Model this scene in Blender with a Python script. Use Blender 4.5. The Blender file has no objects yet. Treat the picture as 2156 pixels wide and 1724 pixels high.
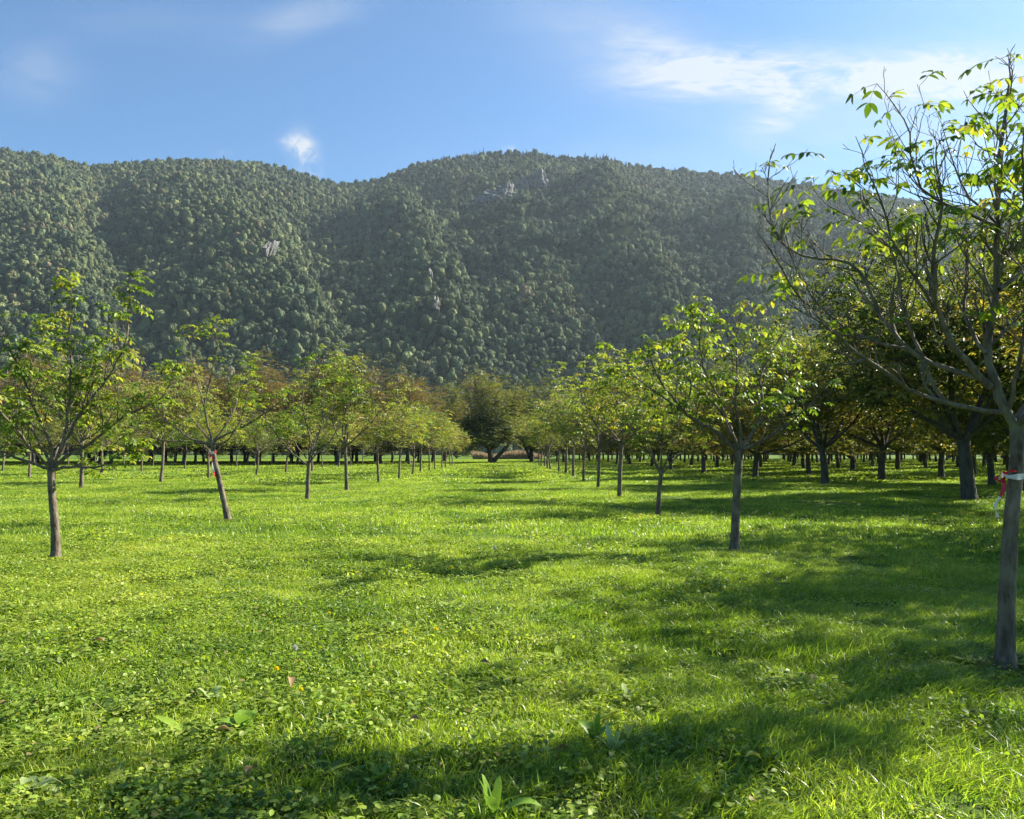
import bpy, bmesh, math, random
import numpy as np
from mathutils import Vector, Matrix, Euler, noise as mn
R = math.radians
SC = bpy.context.scene
COL = SC.collection

# ------------------------------------------------------------------ camera
F_PX, CXP, CYP = 1690.0, 1077.5, 862.0          # surveyed on a 2155 px wide print of the place
PITCH, YAW, EYE = R(3.08), R(-0.46), 1.6
cam_d = bpy.data.cameras.new('camera')
cam = bpy.data.objects.new('camera', cam_d)
COL.objects.link(cam)
cam.location = (0, 0, EYE)
cam.rotation_euler = (R(90) + PITCH, 0, YAW)
cam_d.sensor_width = 36
cam_d.lens = 36 * F_PX / 2155.0
cam_d.clip_start, cam_d.clip_end = 0.05, 8000
SC.camera = cam
CM = np.array(cam.rotation_euler.to_matrix())

# ------------------------------------------------------------------ sun, sky, exposure
SUN_EL, SUN_AZ = 35.0, 64.0                      # azimuth from +Y towards +X
SC.view_settings.view_transform = 'Standard'
SC.view_settings.look = 'None'
SC.view_settings.gamma = 1
SC.view_settings.exposure = 1.72
sd = bpy.data.lights.new('sun', 'SUN')
sd.energy, sd.angle, sd.color = 5.0, R(0.5), (1.0, 0.93, 0.80)
sun = bpy.data.objects.new('sun', sd)
COL.objects.link(sun)
el, az = R(SUN_EL), R(SUN_AZ)
SDIR = Vector((math.cos(el) * math.sin(az), math.cos(el) * math.cos(az), math.sin(el)))
sun.rotation_euler = SDIR.to_track_quat('Z', 'Y').to_euler()
sun.location = SDIR * 50

world = bpy.data.worlds.new('World')
SC.world = world
world.use_nodes = True


class NT:
    """tiny helper to write node trees"""
    def __init__(s, tree):
        s.t = tree
        s.n, s.l = tree.nodes, tree.links

    def new(s, typ, ins=None, **kw):
        n = s.n.new(typ)
        for k, v in kw.items():
            setattr(n, k, v)
        for k, v in (ins or {}).items():
            sock = n.inputs[k]
            if hasattr(v, 'outputs'):
                v = v.outputs[0]
            if isinstance(v, bpy.types.NodeSocket):
                s.l.new(v, sock)
            else:
                sock.default_value = v
        return n

    def m(s, op, a, b=0.0, c=0.0, clamp=False):
        n = s.new('ShaderNodeMath', {0: a, 1: b, 2: c}, operation=op, use_clamp=clamp)
        return n.outputs[0]

    def noise(s, vec, scale, detail=4, rough=0.5, dist=0.0, dim='3D'):
        return s.new('ShaderNodeTexNoise', {'Vector': vec, 'Scale': scale, 'Detail': detail, 'Roughness': rough,
                                            'Distortion': dist}, noise_dimensions=dim).outputs['Fac']

    def ramp(s, fac, stops, interp='LINEAR'):
        n = s.new('ShaderNodeValToRGB', {'Fac': fac})
        cr = n.color_ramp
        cr.interpolation = interp
        while len(cr.elements) < len(stops):
            cr.elements.new(0.5)
        for e, (p, c) in zip(cr.elements, stops):
            e.position = p
            e.color = (c[0], c[1], c[2], 1) if len(c) == 3 else c
        return n.outputs['Color']

    def mix(s, fac, a, b, blend='MIX'):
        n = s.new('ShaderNodeMix', data_type='RGBA', blend_type=blend)
        for i, v in ((0, fac), (6, a), (7, b)):
            if isinstance(v, bpy.types.NodeSocket):
                s.l.new(v, n.inputs[i])
            elif i == 0:
                n.inputs[0].default_value = v
            else:
                n.inputs[i].default_value = (v[0], v[1], v[2], 1)
        return n.outputs[2]


w = NT(world.node_tree)
w.n.clear()
sky = w.new('ShaderNodeTexSky', sky_type='NISHITA', sun_disc=False, sun_elevation=el, sun_rotation=az,
            altitude=300, air_density=1.0, dust_density=0.6, ozone_density=1.6)
tc = w.new('ShaderNodeTexCoord').outputs['Generated']
sp = w.new('ShaderNodeSeparateXYZ', {0: tc})
yy = w.m('MAXIMUM', sp.outputs[1], 0.05)
tu, tv = w.m('DIVIDE', sp.outputs[0], yy), w.m('DIVIDE', sp.outputs[2], yy)
uv = w.new('ShaderNodeCombineXYZ', {0: tu, 1: tv, 2: 0.0}).outputs[0]


def blob(x, y, sx, sy, rot=0.0):
    """soft elliptical patch of the cloud layer, centre and half sizes in survey pixels"""
    cu, cv = (x - 1064) / F_PX, (953 - y) / F_PX
    du, dv = w.m('SUBTRACT', tu, cu), w.m('SUBTRACT', tv, cv)
    c, s_ = math.cos(R(rot)), math.sin(R(rot))
    a = w.m('MULTIPLY', w.m('ADD', w.m('MULTIPLY', du, c), w.m('MULTIPLY', dv, s_)), F_PX / sx)
    b = w.m('MULTIPLY', w.m('SUBTRACT', w.m('MULTIPLY', dv, c), w.m('MULTIPLY', du, s_)), F_PX / sy)
    q = w.m('ADD', w.m('MULTIPLY', a, a), w.m('MULTIPLY', b, b))
    return w.m('EXPONENT', w.m('MULTIPLY', q, -1.0))


def addall(*v):
    r = v[0]
    for k in v[1:]:
        r = w.m('ADD', r, k)
    return r


def mul(a, k):
    return w.m('MULTIPLY', a, k)


map1 = w.new('ShaderNodeMapping', {'Vector': uv, 'Rotation': (0, 0, R(38)), 'Scale': (7.0, 20.0, 1)}).outputs[0]
n1 = w.noise(map1, 1.0, 9, 0.62, 1.2)
map2 = w.new('ShaderNodeMapping', {'Vector': uv, 'Rotation': (0, 0, R(25)), 'Scale': (4.0, 11.0, 1), 'Location': (3, 1, 0)}).outputs[0]
n2 = w.noise(map2, 1.0, 7, 0.58, 0.8)
n3 = w.noise(uv, 34.0, 9, 0.68, 0.6)
streak = addall(mul(blob(1530, 128, 200, 46, 4), 1.0), mul(blob(1800, 150, 250, 42, 0), 1.0), mul(blob(2030, 135, 190, 55, 0), 1.0),
                mul(blob(1665, 215, 75, 38, 30), 0.75), mul(blob(1400, 100, 130, 60, -25), 0.4))
veil = addall(mul(blob(1300, 60, 260, 90, -20), 0.42), mul(blob(1900, 260, 420, 90), 0.36), mul(blob(640, 15, 110, 40, 15), 0.5),
              mul(blob(50, 140, 90, 60, -10), 0.5), mul(blob(450, 60, 400, 60), 0.05), mul(blob(1500, 330, 500, 60), 0.2), mul(blob(2150, 150, 300, 260), 0.3), mul(blob(250, 20, 300, 40), 0.1))
puffm = addall(mul(blob(622, 292, 27, 24, -20), 1.0), mul(blob(640, 325, 20, 40, 10), 1.0), mul(blob(596, 286, 18, 7, 0), 0.5), mul(blob(1073, 303, 14, 9), 0.45), mul(blob(455, 312, 20, 8), 0.25))
map4 = w.new('ShaderNodeMapping', {'Vector': uv, 'Rotation': (0, 0, R(-28)), 'Scale': (12.0, 55.0, 1)}).outputs[0]
n4 = w.noise(map4, 1.0, 8, 0.65, 1.6)
fib = w.m('MULTIPLY_ADD', n4, 2.6, -0.45)
c_st = w.m('MULTIPLY', w.m('MULTIPLY', streak, w.m('MULTIPLY_ADD', n1, 4.2, -1.05, clamp=True)), fib, clamp=True)
c_st = w.m('MULTIPLY', c_st, 1.15, clamp=True)
c_ve = w.m('MULTIPLY', veil, w.m('MULTIPLY_ADD', n2, 3.2, -0.9, clamp=True), clamp=True)
c_pu = w.m('MULTIPLY', puffm, w.m('MULTIPLY_ADD', n3, 4.5, -1.5, clamp=True), clamp=True)
front = w.m('GREATER_THAN', sp.outputs[1], 0.1)
cf = w.m('MULTIPLY', w.m('MAXIMUM', w.m('ADD', c_st, mul(c_ve, 0.75)), c_pu, clamp=True), front, clamp=True)
cf = w.m('MULTIPLY', cf, 0.95)
skyc = w.mix(1.0, sky.outputs[0], (0.56, 0.90, 1.13), 'MULTIPLY')
cloudc = w.mix(cf, skyc, (4.5, 4.9, 5.3))
bg = w.new('ShaderNodeBackground', {'Color': cloudc, 'Strength': 0.050})
w.new('ShaderNodeOutputWorld', {'Surface': bg})


def ray(xd, yd):
    v = CM @ np.array([(xd - CXP), (CYP - yd), -F_PX])
    return v / v[1]


def pt(xd, yd, Y):
    v = ray(xd, yd) * Y
    return np.array([v[0], Y, v[2] + EYE])


def gpt(xd, yd):
    v = ray(xd, yd)
    return v * (EYE / -v[2]) + np.array([0, 0, EYE])


# ------------------------------------------------------------------ mesh helpers
def mk(name, V, quads=None, tris=None, mat=None, attrs=None, smooth=True, parent=None, link=True, mats=None, mat_idx=None):
    V = np.asarray(V, np.float32).reshape(-1, 3)
    q = np.zeros((0, 4), np.int32) if quads is None or len(quads) == 0 else np.asarray(quads, np.int32)
    t = np.zeros((0, 3), np.int32) if tris is None or len(tris) == 0 else np.asarray(tris, np.int32)
    me = bpy.data.meshes.new(name)
    me.vertices.add(len(V))
    me.vertices.foreach_set('co', V.ravel())
    nl = q.size + t.size
    if nl:
        me.loops.add(nl)
        me.loops.foreach_set('vertex_index', np.concatenate([q.ravel(), t.ravel()]))
        np_ = len(q) + len(t)
        me.polygons.add(np_)
        st = np.concatenate([np.arange(len(q)) * 4, q.size + np.arange(len(t)) * 3]).astype(np.int32)
        me.polygons.foreach_set('loop_start', st)
        me.polygons.foreach_set('loop_total', np.concatenate([np.full(len(q), 4), np.full(len(t), 3)]).astype(np.int32))
        me.polygons.foreach_set('use_smooth', np.full(np_, smooth))
        if mat_idx is not None:
            me.polygons.foreach_set('material_index', np.asarray(mat_idx, np.int32))
    for k, (typ, dom, arr) in (attrs or {}).items():
        a = me.attributes.new(k, typ, dom)
        a.data.foreach_set('vector' if typ == 'FLOAT_VECTOR' else 'value', np.asarray(arr).ravel())
    me.update(calc_edges=True)
    for m_ in (mats or ([mat] if mat else [])):
        me.materials.append(m_)
    o = bpy.data.objects.new(name, me)
    if link:
        COL.objects.link(o)
    if parent is not None:
        o.parent = parent
    return o


def tag(o, label=None, cat=None, group=None, kind=None):
    if label: o['label'] = label
    if cat: o['category'] = cat
    if group: o['group'] = group
    if kind: o['kind'] = kind
    return o


def empty(name, loc, rz=0.0):
    o = bpy.data.objects.new(name, None)
    o.empty_display_size = 0.3
    COL.objects.link(o)
    o.location = loc
    o.rotation_euler = (0, 0, rz)
    return o


def nrm(v):
    v = np.asarray(v, float)
    return v / np.maximum(np.linalg.norm(v, axis=-1, keepdims=True), 1e-9)


class Tubes:
    def __init__(s):
        s.V, s.Q, s.n = [], [], 0

    def add(s, P, rad, sides=6):
        P = np.asarray(P, float)
        rad = np.asarray(rad, float)
        n = len(P)
        T = np.empty_like(P)
        T[1:-1] = P[2:] - P[:-2]
        T[0], T[-1] = P[1] - P[0], P[-1] - P[-2]
        T = nrm(T)
        ref = np.array([0.31, 0.95, 0.05]) if abs(T[0, 2]) > 0.5 else np.array([0.05, 0.1, 1.0])
        U = nrm(np.cross(T, ref))
        W = np.cross(T, U)
        a = np.arange(sides) * 2 * math.pi / sides
        ring = P[:, None] + rad[:, None, None] * (np.cos(a)[None, :, None] * U[:, None] + np.sin(a)[None, :, None] * W[:, None])
        s.V.append(ring.reshape(-1, 3))
        i = np.arange(n - 1)[:, None] * sides + s.n
        j = np.arange(sides)[None]
        k = (j + 1) % sides
        s.Q.append(np.stack([i + j, i + k, i + k + sides, i + j + sides], -1).reshape(-1, 4))
        s.n += n * sides

    def build(s, name, mat, parent=None, link=True):
        if not s.V:
            return None
        return mk(name, np.concatenate(s.V), np.concatenate(s.Q), None, mat, parent=parent, link=link)


class Leaves:
    """walnut leaflets; fine ones are folded and curved, plain ones are folded kites"""
    def __init__(s):
        s.p, s.d, s.u, s.L, s.W, s.r = [], [], [], [], [], []

    def add(s, p, d, u, L, W, r):
        p = np.atleast_2d(p)
        n = len(p)
        s.p.append(p); s.d.append(np.broadcast_to(d, (n, 3))); s.u.append(np.broadcast_to(u, (n, 3)))
        s.L.append(np.broadcast_to(L, (n,))); s.W.append(np.broadcast_to(W, (n,))); s.r.append(np.broadcast_to(r, (n,)))

    def build(s, name, mat, parent=None, fine=False, link=True):
        if not s.p:
            return None
        p, d, u = np.concatenate(s.p), nrm(np.concatenate(s.d)), np.concatenate(s.u)
        L, W, r = np.concatenate(s.L)[:, None], np.concatenate(s.W)[:, None], np.concatenate(s.r)
        side = nrm(np.cross(d, u))
        up = np.cross(side, d)
        n = len(p)
        if not fine:
            V = np.stack([p, p + d * L * .45 + side * W * .5 + up * W * .18, p + d * L - up * L * .1, p + d * L * .45 - side * W * .5 + up * W * .18], 1)
            b = np.arange(n)[:, None] * 4
            T = np.concatenate([b + np.array([[0, 1, 2]]), b + np.array([[0, 2, 3]])])
            return mk(name, V.reshape(-1, 3), None, T, mat, {'rnd': ('FLOAT', 'FACE', np.concatenate([r, r]))}, smooth=False, parent=parent, link=link)
        f = W * .5
        V = np.stack([p,
                      p + d * L * .22 + side * f * .78 + up * f * .30, p + d * L * .55 + side * f + up * f * .22 - up * L * .03, p + d * L * .82 + side * f * .55 - up * L * .09,
                      p + d * L - up * L * .20,
                      p + d * L * .82 - side * f * .55 - up * L * .09, p + d * L * .55 - side * f + up * f * .22 - up * L * .03, p + d * L * .22 - side * f * .78 + up * f * .30,
                      p + d * L * .25, p + d * L * .57 - up * L * .05, p + d * L * .82 - up * L * .12], 1)
        b = np.arange(n)[:, None] * 11
        Q = np.concatenate([b + np.array([[x]]).reshape(1, 4) for x in ([8, 9, 2, 1], [9, 10, 3, 2], [9, 8, 7, 6], [10, 9, 6, 5])])
        T = np.concatenate([b + np.array([x]).reshape(1, 3) for x in ([0, 8, 1], [10, 4, 3], [8, 0, 7], [4, 10, 5])])
        return mk(name, V.reshape(-1, 3), Q, T, mat, {'rnd': ('FLOAT', 'FACE', np.concatenate([r] * 8))}, smooth=True, parent=parent, link=link)


# ------------------------------------------------------------------ materials
def mat_new(name):
    m = bpy.data.materials.new(name)
    m.use_nodes = True
    t = NT(m.node_tree)
    t.n.clear()
    return m, t


def leaf_mat(name, stops, trans=0.45, hue=0.06, val=0.35, rough=0.45, spec=0.35, tmul=(1.55, 1.55, 0.7), patch=0.35, spin='OBJECT'):
    m, t = mat_new(name)
    a = t.new('ShaderNodeAttribute', attribute_name='rnd').outputs['Fac']
    oi = t.new('ShaderNodeObjectInfo').outputs['Random']
    pos = t.new('ShaderNodeNewGeometry').outputs['Position']
    nz = t.noise(pos, 0.9, 2)
    f = t.m('ADD', a, t.m('MULTIPLY', t.m('SUBTRACT', nz, 0.5), patch))
    f = t.m('ADD', f, t.m('MULTIPLY', t.m('SUBTRACT', oi, 0.5), hue * 3), clamp=True)
    c = t.ramp(f, stops)
    k = t.m('MULTIPLY_ADD', t.m('FRACT', t.m('MULTIPLY', a, 37.7)), val, 1 - val * 0.5)
    hsv = t.new('ShaderNodeHueSaturation', {'Color': c, 'Value': k}).outputs[0]
    tcol = t.mix(1.0, hsv, tmul, 'MULTIPLY')
    p = t.new('ShaderNodeBsdfPrincipled', {'Base Color': hsv, 'Roughness': rough, 'Specular IOR Level': spec})
    tr = t.new('ShaderNodeBsdfTranslucent', {'Color': tcol})
    mx = t.new('ShaderNodeMixShader', {0: trans, 1: p, 2: tr})
    t.new('ShaderNodeOutputMaterial', {'Surface': mx})
    return m


def bark_mat(name, c1, c2, c3, scale=14.0):
    m, t = mat_new(name)
    tcn = t.new('ShaderNodeTexCoord').outputs['Object']
    mp = t.new('ShaderNodeMapping', {'Vector': tcn, 'Scale': (1, 1, 0.35)}).outputs[0]
    a = t.noise(mp, scale, 6, 0.65)
    b = t.noise(tcn, scale * 0.35, 3, 0.5)
    c = t.mix(t.m('MULTIPLY_ADD', a, 3.0, -1.0, clamp=True), c1, c2)
    c = t.mix(t.m('MULTIPLY_ADD', b, 5.0, -2.6, clamp=True), c, c3)
    bp = t.new('ShaderNodeBump', {'Height': a, 'Strength': 1.0, 'Distance': 0.035}).outputs[0]
    p = t.new('ShaderNodeBsdfPrincipled', {'Base Color': c, 'Roughness': 0.8, 'Normal': bp, 'Specular IOR Level': 0.3})
    t.new('ShaderNodeOutputMaterial', {'Surface': p})
    return m


M_BARK = bark_mat('bark_young', (0.050, 0.036, 0.024), (0.21, 0.165, 0.12), (0.16, 0.145, 0.09))
M_BARK_OLD = bark_mat('bark_old', (0.035, 0.030, 0.026), (0.10, 0.088, 0.072), (0.09, 0.095, 0.06), 7.0)
M_LEAF = leaf_mat('walnut_leaf_young', [(0.0, (0.07, 0.13, 0.016)), (0.35, (0.15, 0.22, 0.022)), (0.62, (0.24, 0.28, 0.045)), (0.86, (0.34, 0.31, 0.05)), (0.95, (0.30, 0.17, 0.04)), (1.0, (0.07, 0.04, 0.03))], trans=.45, val=.7)
M_LEAF_ROW = leaf_mat('walnut_leaf_row', [(0.0, (0.09, 0.125, 0.028)), (0.35, (0.16, 0.195, 0.042)), (0.68, (0.25, 0.25, 0.07)), (0.90, (0.30, 0.25, 0.085)), (1.0, (0.20, 0.13, 0.055))], trans=.42, val=.9)
M_LEAF_OLD = leaf_mat('walnut_leaf_old', [(0.0, (0.065, 0.095, 0.022)), (0.35, (0.13, 0.155, 0.035)), (0.62, (0.22, 0.21, 0.045)), (0.80, (0.29, 0.22, 0.05)), (0.9, (0.17, 0.10, 0.035)), (1.0, (0.09, 0.055, 0.03))], trans=0.45)
M_LEAF_BROWN = leaf_mat('walnut_leaf_autumn', [(0.0, (0.06, 0.07, 0.018)), (0.3, (0.13, 0.13, 0.035)), (0.6, (0.19, 0.155, 0.045)), (0.85, (0.24, 0.15, 0.05)), (1.0, (0.14, 0.075, 0.03))], trans=0.35, tmul=(1.3, 1.2, .5), hue=0.12)
M_LEAF_DARK = leaf_mat('broadleaf_dark', [(0.0, (0.06, 0.09, 0.02)), (0.5, (0.12, 0.14, 0.03)), (0.8, (0.20, 0.19, 0.045)), (1.0, (0.24, 0.17, 0.045))], trans=0.4, hue=0.04)


# ------------------------------------------------------------------ ground
def gh(x, y):
    x, y = np.asarray(x, float), np.asarray(y, float)
    return 0.035 * np.sin(x * .9 + 1.3 * np.sin(y * .31)) * np.cos(y * .55 + .7) + 0.02 * np.sin(x * 2.3 + y * 1.1) + 0.05 * np.sin(x * .17 + 2) * np.sin(y * .13) \
        - 0.05 * np.exp(-(x * x + y * y) / 9.0)


def make_ground():
    xs = np.concatenate([-np.geomspace(2600, 22, 22), np.arange(-20, 20.1, 0.4), np.geomspace(22, 2600, 22)])
    ys = np.concatenate([[-300, -60, -20, -8, -3], np.arange(0, 40, 0.4), np.geomspace(41, 2300, 40)])
    X, Y = np.meshgrid(xs, ys)
    fade = np.clip((140 - np.hypot(X, Y)) / 60, 0, 1)
    Z = gh(X, Y) * fade
    nx, ny = len(xs), len(ys)
    i = (np.arange(ny - 1)[:, None] * nx + np.arange(nx - 1)[None]).ravel()
    m, t = mat_new('meadow_soil')
    pos = t.new('ShaderNodeNewGeometry').outputs['Position']
    a = t.noise(pos, 14.0, 6, 0.7)
    b = t.noise(pos, 0.5, 4, 0.6)
    c = t.mix(t.m('MULTIPLY_ADD', a, 3, -1, clamp=True), (0.030, 0.045, 0.012), (0.12, 0.22, 0.022))
    c = t.mix(t.m('MULTIPLY_ADD', b, 4, -1.7, clamp=True), c, (0.10, 0.16, 0.02))
    br = t.noise(pos, 1.1, 5, 0.7)
    c = t.mix(t.m('MULTIPLY_ADD', br, 9, -5.6, clamp=True), c, (0.10, 0.075, 0.03))
    bp = t.new('ShaderNodeBump', {'Height': a, 'Strength': 1.0, 'Distance': 0.08}).outputs[0]
    p = t.new('ShaderNodeBsdfPrincipled', {'Base Color': c, 'Roughness': 0.9, 'Normal': bp, 'Specular IOR Level': 0.1})
    t.new('ShaderNodeOutputMaterial', {'Surface': p})
    o = mk('ground', np.stack([X, Y, Z], -1).reshape(-1, 3), np.stack([i, i + 1, i + 1 + nx, i + nx], -1), None, m)
    tag(o, kind='structure')


make_ground()

# ------------------------------------------------------------------ scatter by geometry nodes (stuff only)
def scatter(name, P, rot, scl, idx, sources, label):
    o = mk(name, P, attrs={'rot': ('FLOAT_VECTOR', 'POINT', rot), 'scl': ('FLOAT_VECTOR', 'POINT', scl), 'idx': ('INT', 'POINT', idx)})
    col = bpy.data.collections.new(name + '_sources')
    for k, s in enumerate(sources):
        s.name = '%s_source_%02d' % (name, k)
        col.objects.link(s)
    ng = bpy.data.node_groups.new(name + '_scatter', 'GeometryNodeTree')
    ng.interface.new_socket('Geometry', in_out='INPUT', socket_type='NodeSocketGeometry')
    ng.interface.new_socket('Geometry', in_out='OUTPUT', socket_type='NodeSocketGeometry')
    t = NT(ng)
    gi, go = t.new('NodeGroupInput'), t.new('NodeGroupOutput')
    ci = t.new('GeometryNodeCollectionInfo', {'Collection': col, 'Separate Children': True, 'Reset Children': True})
    ar = t.new('GeometryNodeInputNamedAttribute', {'Name': 'rot'}, data_type='FLOAT_VECTOR')
    asz = t.new('GeometryNodeInputNamedAttribute', {'Name': 'scl'}, data_type='FLOAT_VECTOR')
    ai = t.new('GeometryNodeInputNamedAttribute', {'Name': 'idx'}, data_type='INT')
    er = t.new('FunctionNodeEulerToRotation', {0: ar.outputs['Attribute']})
    ip = t.new('GeometryNodeInstanceOnPoints', {'Points': gi.outputs[0], 'Instance': ci.outputs[0], 'Pick Instance': True,
                                               'Instance Index': ai.outputs['Attribute'], 'Rotation': er.outputs[0], 'Scale': asz.outputs['Attribute']})
    t.l.new(ip.outputs[0], go.inputs[0])
    md = o.modifiers.new('scatter', 'NODES')
    md.node_group = ng
    tag(o, label, name.replace('_', ' '), kind='stuff')
    return o


# ------------------------------------------------------------------ mountains
CREST = np.array([(-900, 250), (-500, 270), (-250, 290), (0, 306), (60, 311), (120, 324), (172, 340), (250, 332), (330, 327), (420, 324), (500, 328), (560, 336), (620, 350), (660, 364), (700, 376),
                  (745, 376), (800, 364), (850, 342), (900, 326), (960, 314), (1040, 308), (1110, 307), (1170, 314), (1220, 318), (1280, 316), (1330, 333), (1450, 346), (1600, 360),
                  (1750, 383), (1900, 404), (2155, 440), (2500, 480), (3000, 520)], float)
Y0, Y1 = 560.0, 1500.0


def along(y, poly):
    poly = np.asarray(poly, float)
    return np.interp(y, poly[:, 1], poly[:, 0])


def spur(x, y, poly, A, wl, wr):
    poly = np.asarray(poly, float)
    d = x - along(y, poly)
    w_ = np.where(d < 0, wl, wr)
    win = np.clip((y - poly[0, 1] + 40) / 80, 0, 1) * np.clip((poly[-1, 1] + 60 - y) / 120, 0, 1)
    return A * np.exp(-(np.abs(d) / w_) ** 1.6) * win


def fbm(x, y, s, seed, octs=3):
    r, a, tot = np.zeros_like(x), 1.0, 0
    rg = np.random.RandomState(seed)
    for k in range(octs):
        f = 2 * math.pi / s
        acc = np.zeros_like(x)
        for j in range(5):
            th, ph = rg.uniform(0, 6.28), rg.uniform(0, 6.28)
            acc += np.sin((x * math.cos(th) + y * math.sin(th)) * f * rg.uniform(.7, 1.4) + ph + 1.3 * np.sin((x * math.sin(th) - y * math.cos(th)) * f * .6 + ph * 2))
        r += a * acc / 3.0
        tot += a
        a *= .5; s *= .5
    return r / tot


def terrain(u, t):
    """height of the mountain side at bearing u = X/Y and slope fraction t (0 foot, 1 crest, past 1 behind)"""
    Y = Y0 + (Y1 - Y0) * t
    zc = np.interp(u * F_PX + 1064, CREST[:, 0], 953 - CREST[:, 1]) / F_PX * Y1 + EYE - 7.0
    tt = np.clip(t, 0, 1)
    z = zc * tt ** 0.92
    y = 953 - (z - EYE) / Y * F_PX
    x = u * F_PX + 1064
    d = spur(x, y, [(380, 330), (400, 400), (470, 480), (560, 560), (640, 660), (700, 790)], 33, 190, 85)
    d += spur(x, y, [(700, 385), (640, 440), (655, 540), (670, 600), (705, 680), (745, 790)], -18, 50, 55)
    d += spur(x, y, [(790, 370), (858, 470), (902, 532), (947, 594), (977, 660), (990, 790)], 24, 125, 60)
    d += spur(x, y, [(850, 350), (905, 430), (955, 530), (995, 600), (1020, 700), (1030, 800)], -18, 40, 70)
    d += spur(x, y, [(60, 330), (120, 480), (160, 600), (190, 760)], 16, 120, 80)
    d += spur(x, y, [(230, 350), (215, 480), (260, 620), (300, 760)], -18, 50, 60)
    d += spur(x, y, [(1240, 330), (1330, 500), (1400, 650), (1440, 780)], 30, 120, 60)
    d += spur(x, y, [(1130, 400), (1190, 520), (1260, 650), (1310, 780)], -16, 40, 60)
    d += spur(x, y, [(1640, 380), (1560, 520), (1610, 700), (1650, 800)], 32, 90, 60)
    d += spur(x, y, [(1850, 420), (1800, 520), (1840, 700), (1850, 800)], 26, 90, 60)
    for (x0, x1, ya, yb, A) in ((980, 1420, 452, 448, 13), (1120, 1700, 532, 546, 13), (1280, 1700, 478, 492, 7), (1180, 1620, 640, 600, 7), (760, 990, 690, 700, 6)):
        yl = ya + (yb - ya) * (x - x0) / (x1 - x0) + 5 * np.sin(x / 37.0) + 3 * np.sin(x / 13.0)
        wn = np.clip((x - x0 + 50) / 80, 0, 1) * np.clip((x1 + 50 - x) / 80, 0, 1)
        d += 0.8 * A * wn * (1.2 * np.exp(-((y - yl + 6) / 8.0) ** 2) - 2.0 * np.exp(-((y - yl - 8) / 8.0) ** 2))
    X = u * Y
    d += fbm(X, Y, 240, 3) * 13 * np.clip(tt * 4, 0, 1)
    win = np.clip(tt * 5, 0, 1) * np.clip((1.0 - tt) * 3.2, 0, 1) ** 1.3
    z = z + d * win
    z = np.where(t > 1, z - (t - 1) * (Y1 - Y0) * 0.5, z)
    return u * Y, Y, z - 1.0, x, y


def make_mountain():
    us = np.linspace(-1.15, 1.25, 420)
    ts = np.linspace(0, 1.35, 230)
    U, T = np.meshgrid(us, ts)
    X, Y, Z, _, _ = terrain(U, T)
    nx, ny = len(us), len(ts)
    i = (np.arange(ny - 1)[:, None] * nx + np.arange(nx - 1)[None]).ravel()
    m, t = mat_new('mountain_soil')
    pos = t.new('ShaderNodeNewGeometry').outputs['Position']
    a = t.noise(pos, 0.05, 6, 0.7)
    c = t.mix(a, (0.018, 0.028, 0.012), (0.05, 0.06, 0.03))
    p = t.new('ShaderNodeBsdfPrincipled', {'Base Color': c, 'Roughness': 1.0, 'Specular IOR Level': 0.0})
    t.new('ShaderNodeOutputMaterial', {'Surface': p})
    o = mk('mountain', np.stack([X, Y, Z], -1).reshape(-1, 3), np.stack([i, i + 1, i + 1 + nx, i + nx], -1), None, m)
    tag(o, kind='structure')


make_mountain()


def ico(sub):
    bm = bmesh.new()
    bmesh.ops.create_icosphere(bm, subdivisions=sub, radius=1)
    V = np.array([v.co for v in bm.verts])
    T = np.array([[v.index for v in f.verts] for f in bm.faces])
    bm.free()
    return V, T


ICO2, ICO3 = ico(3), ico(4)


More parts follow.
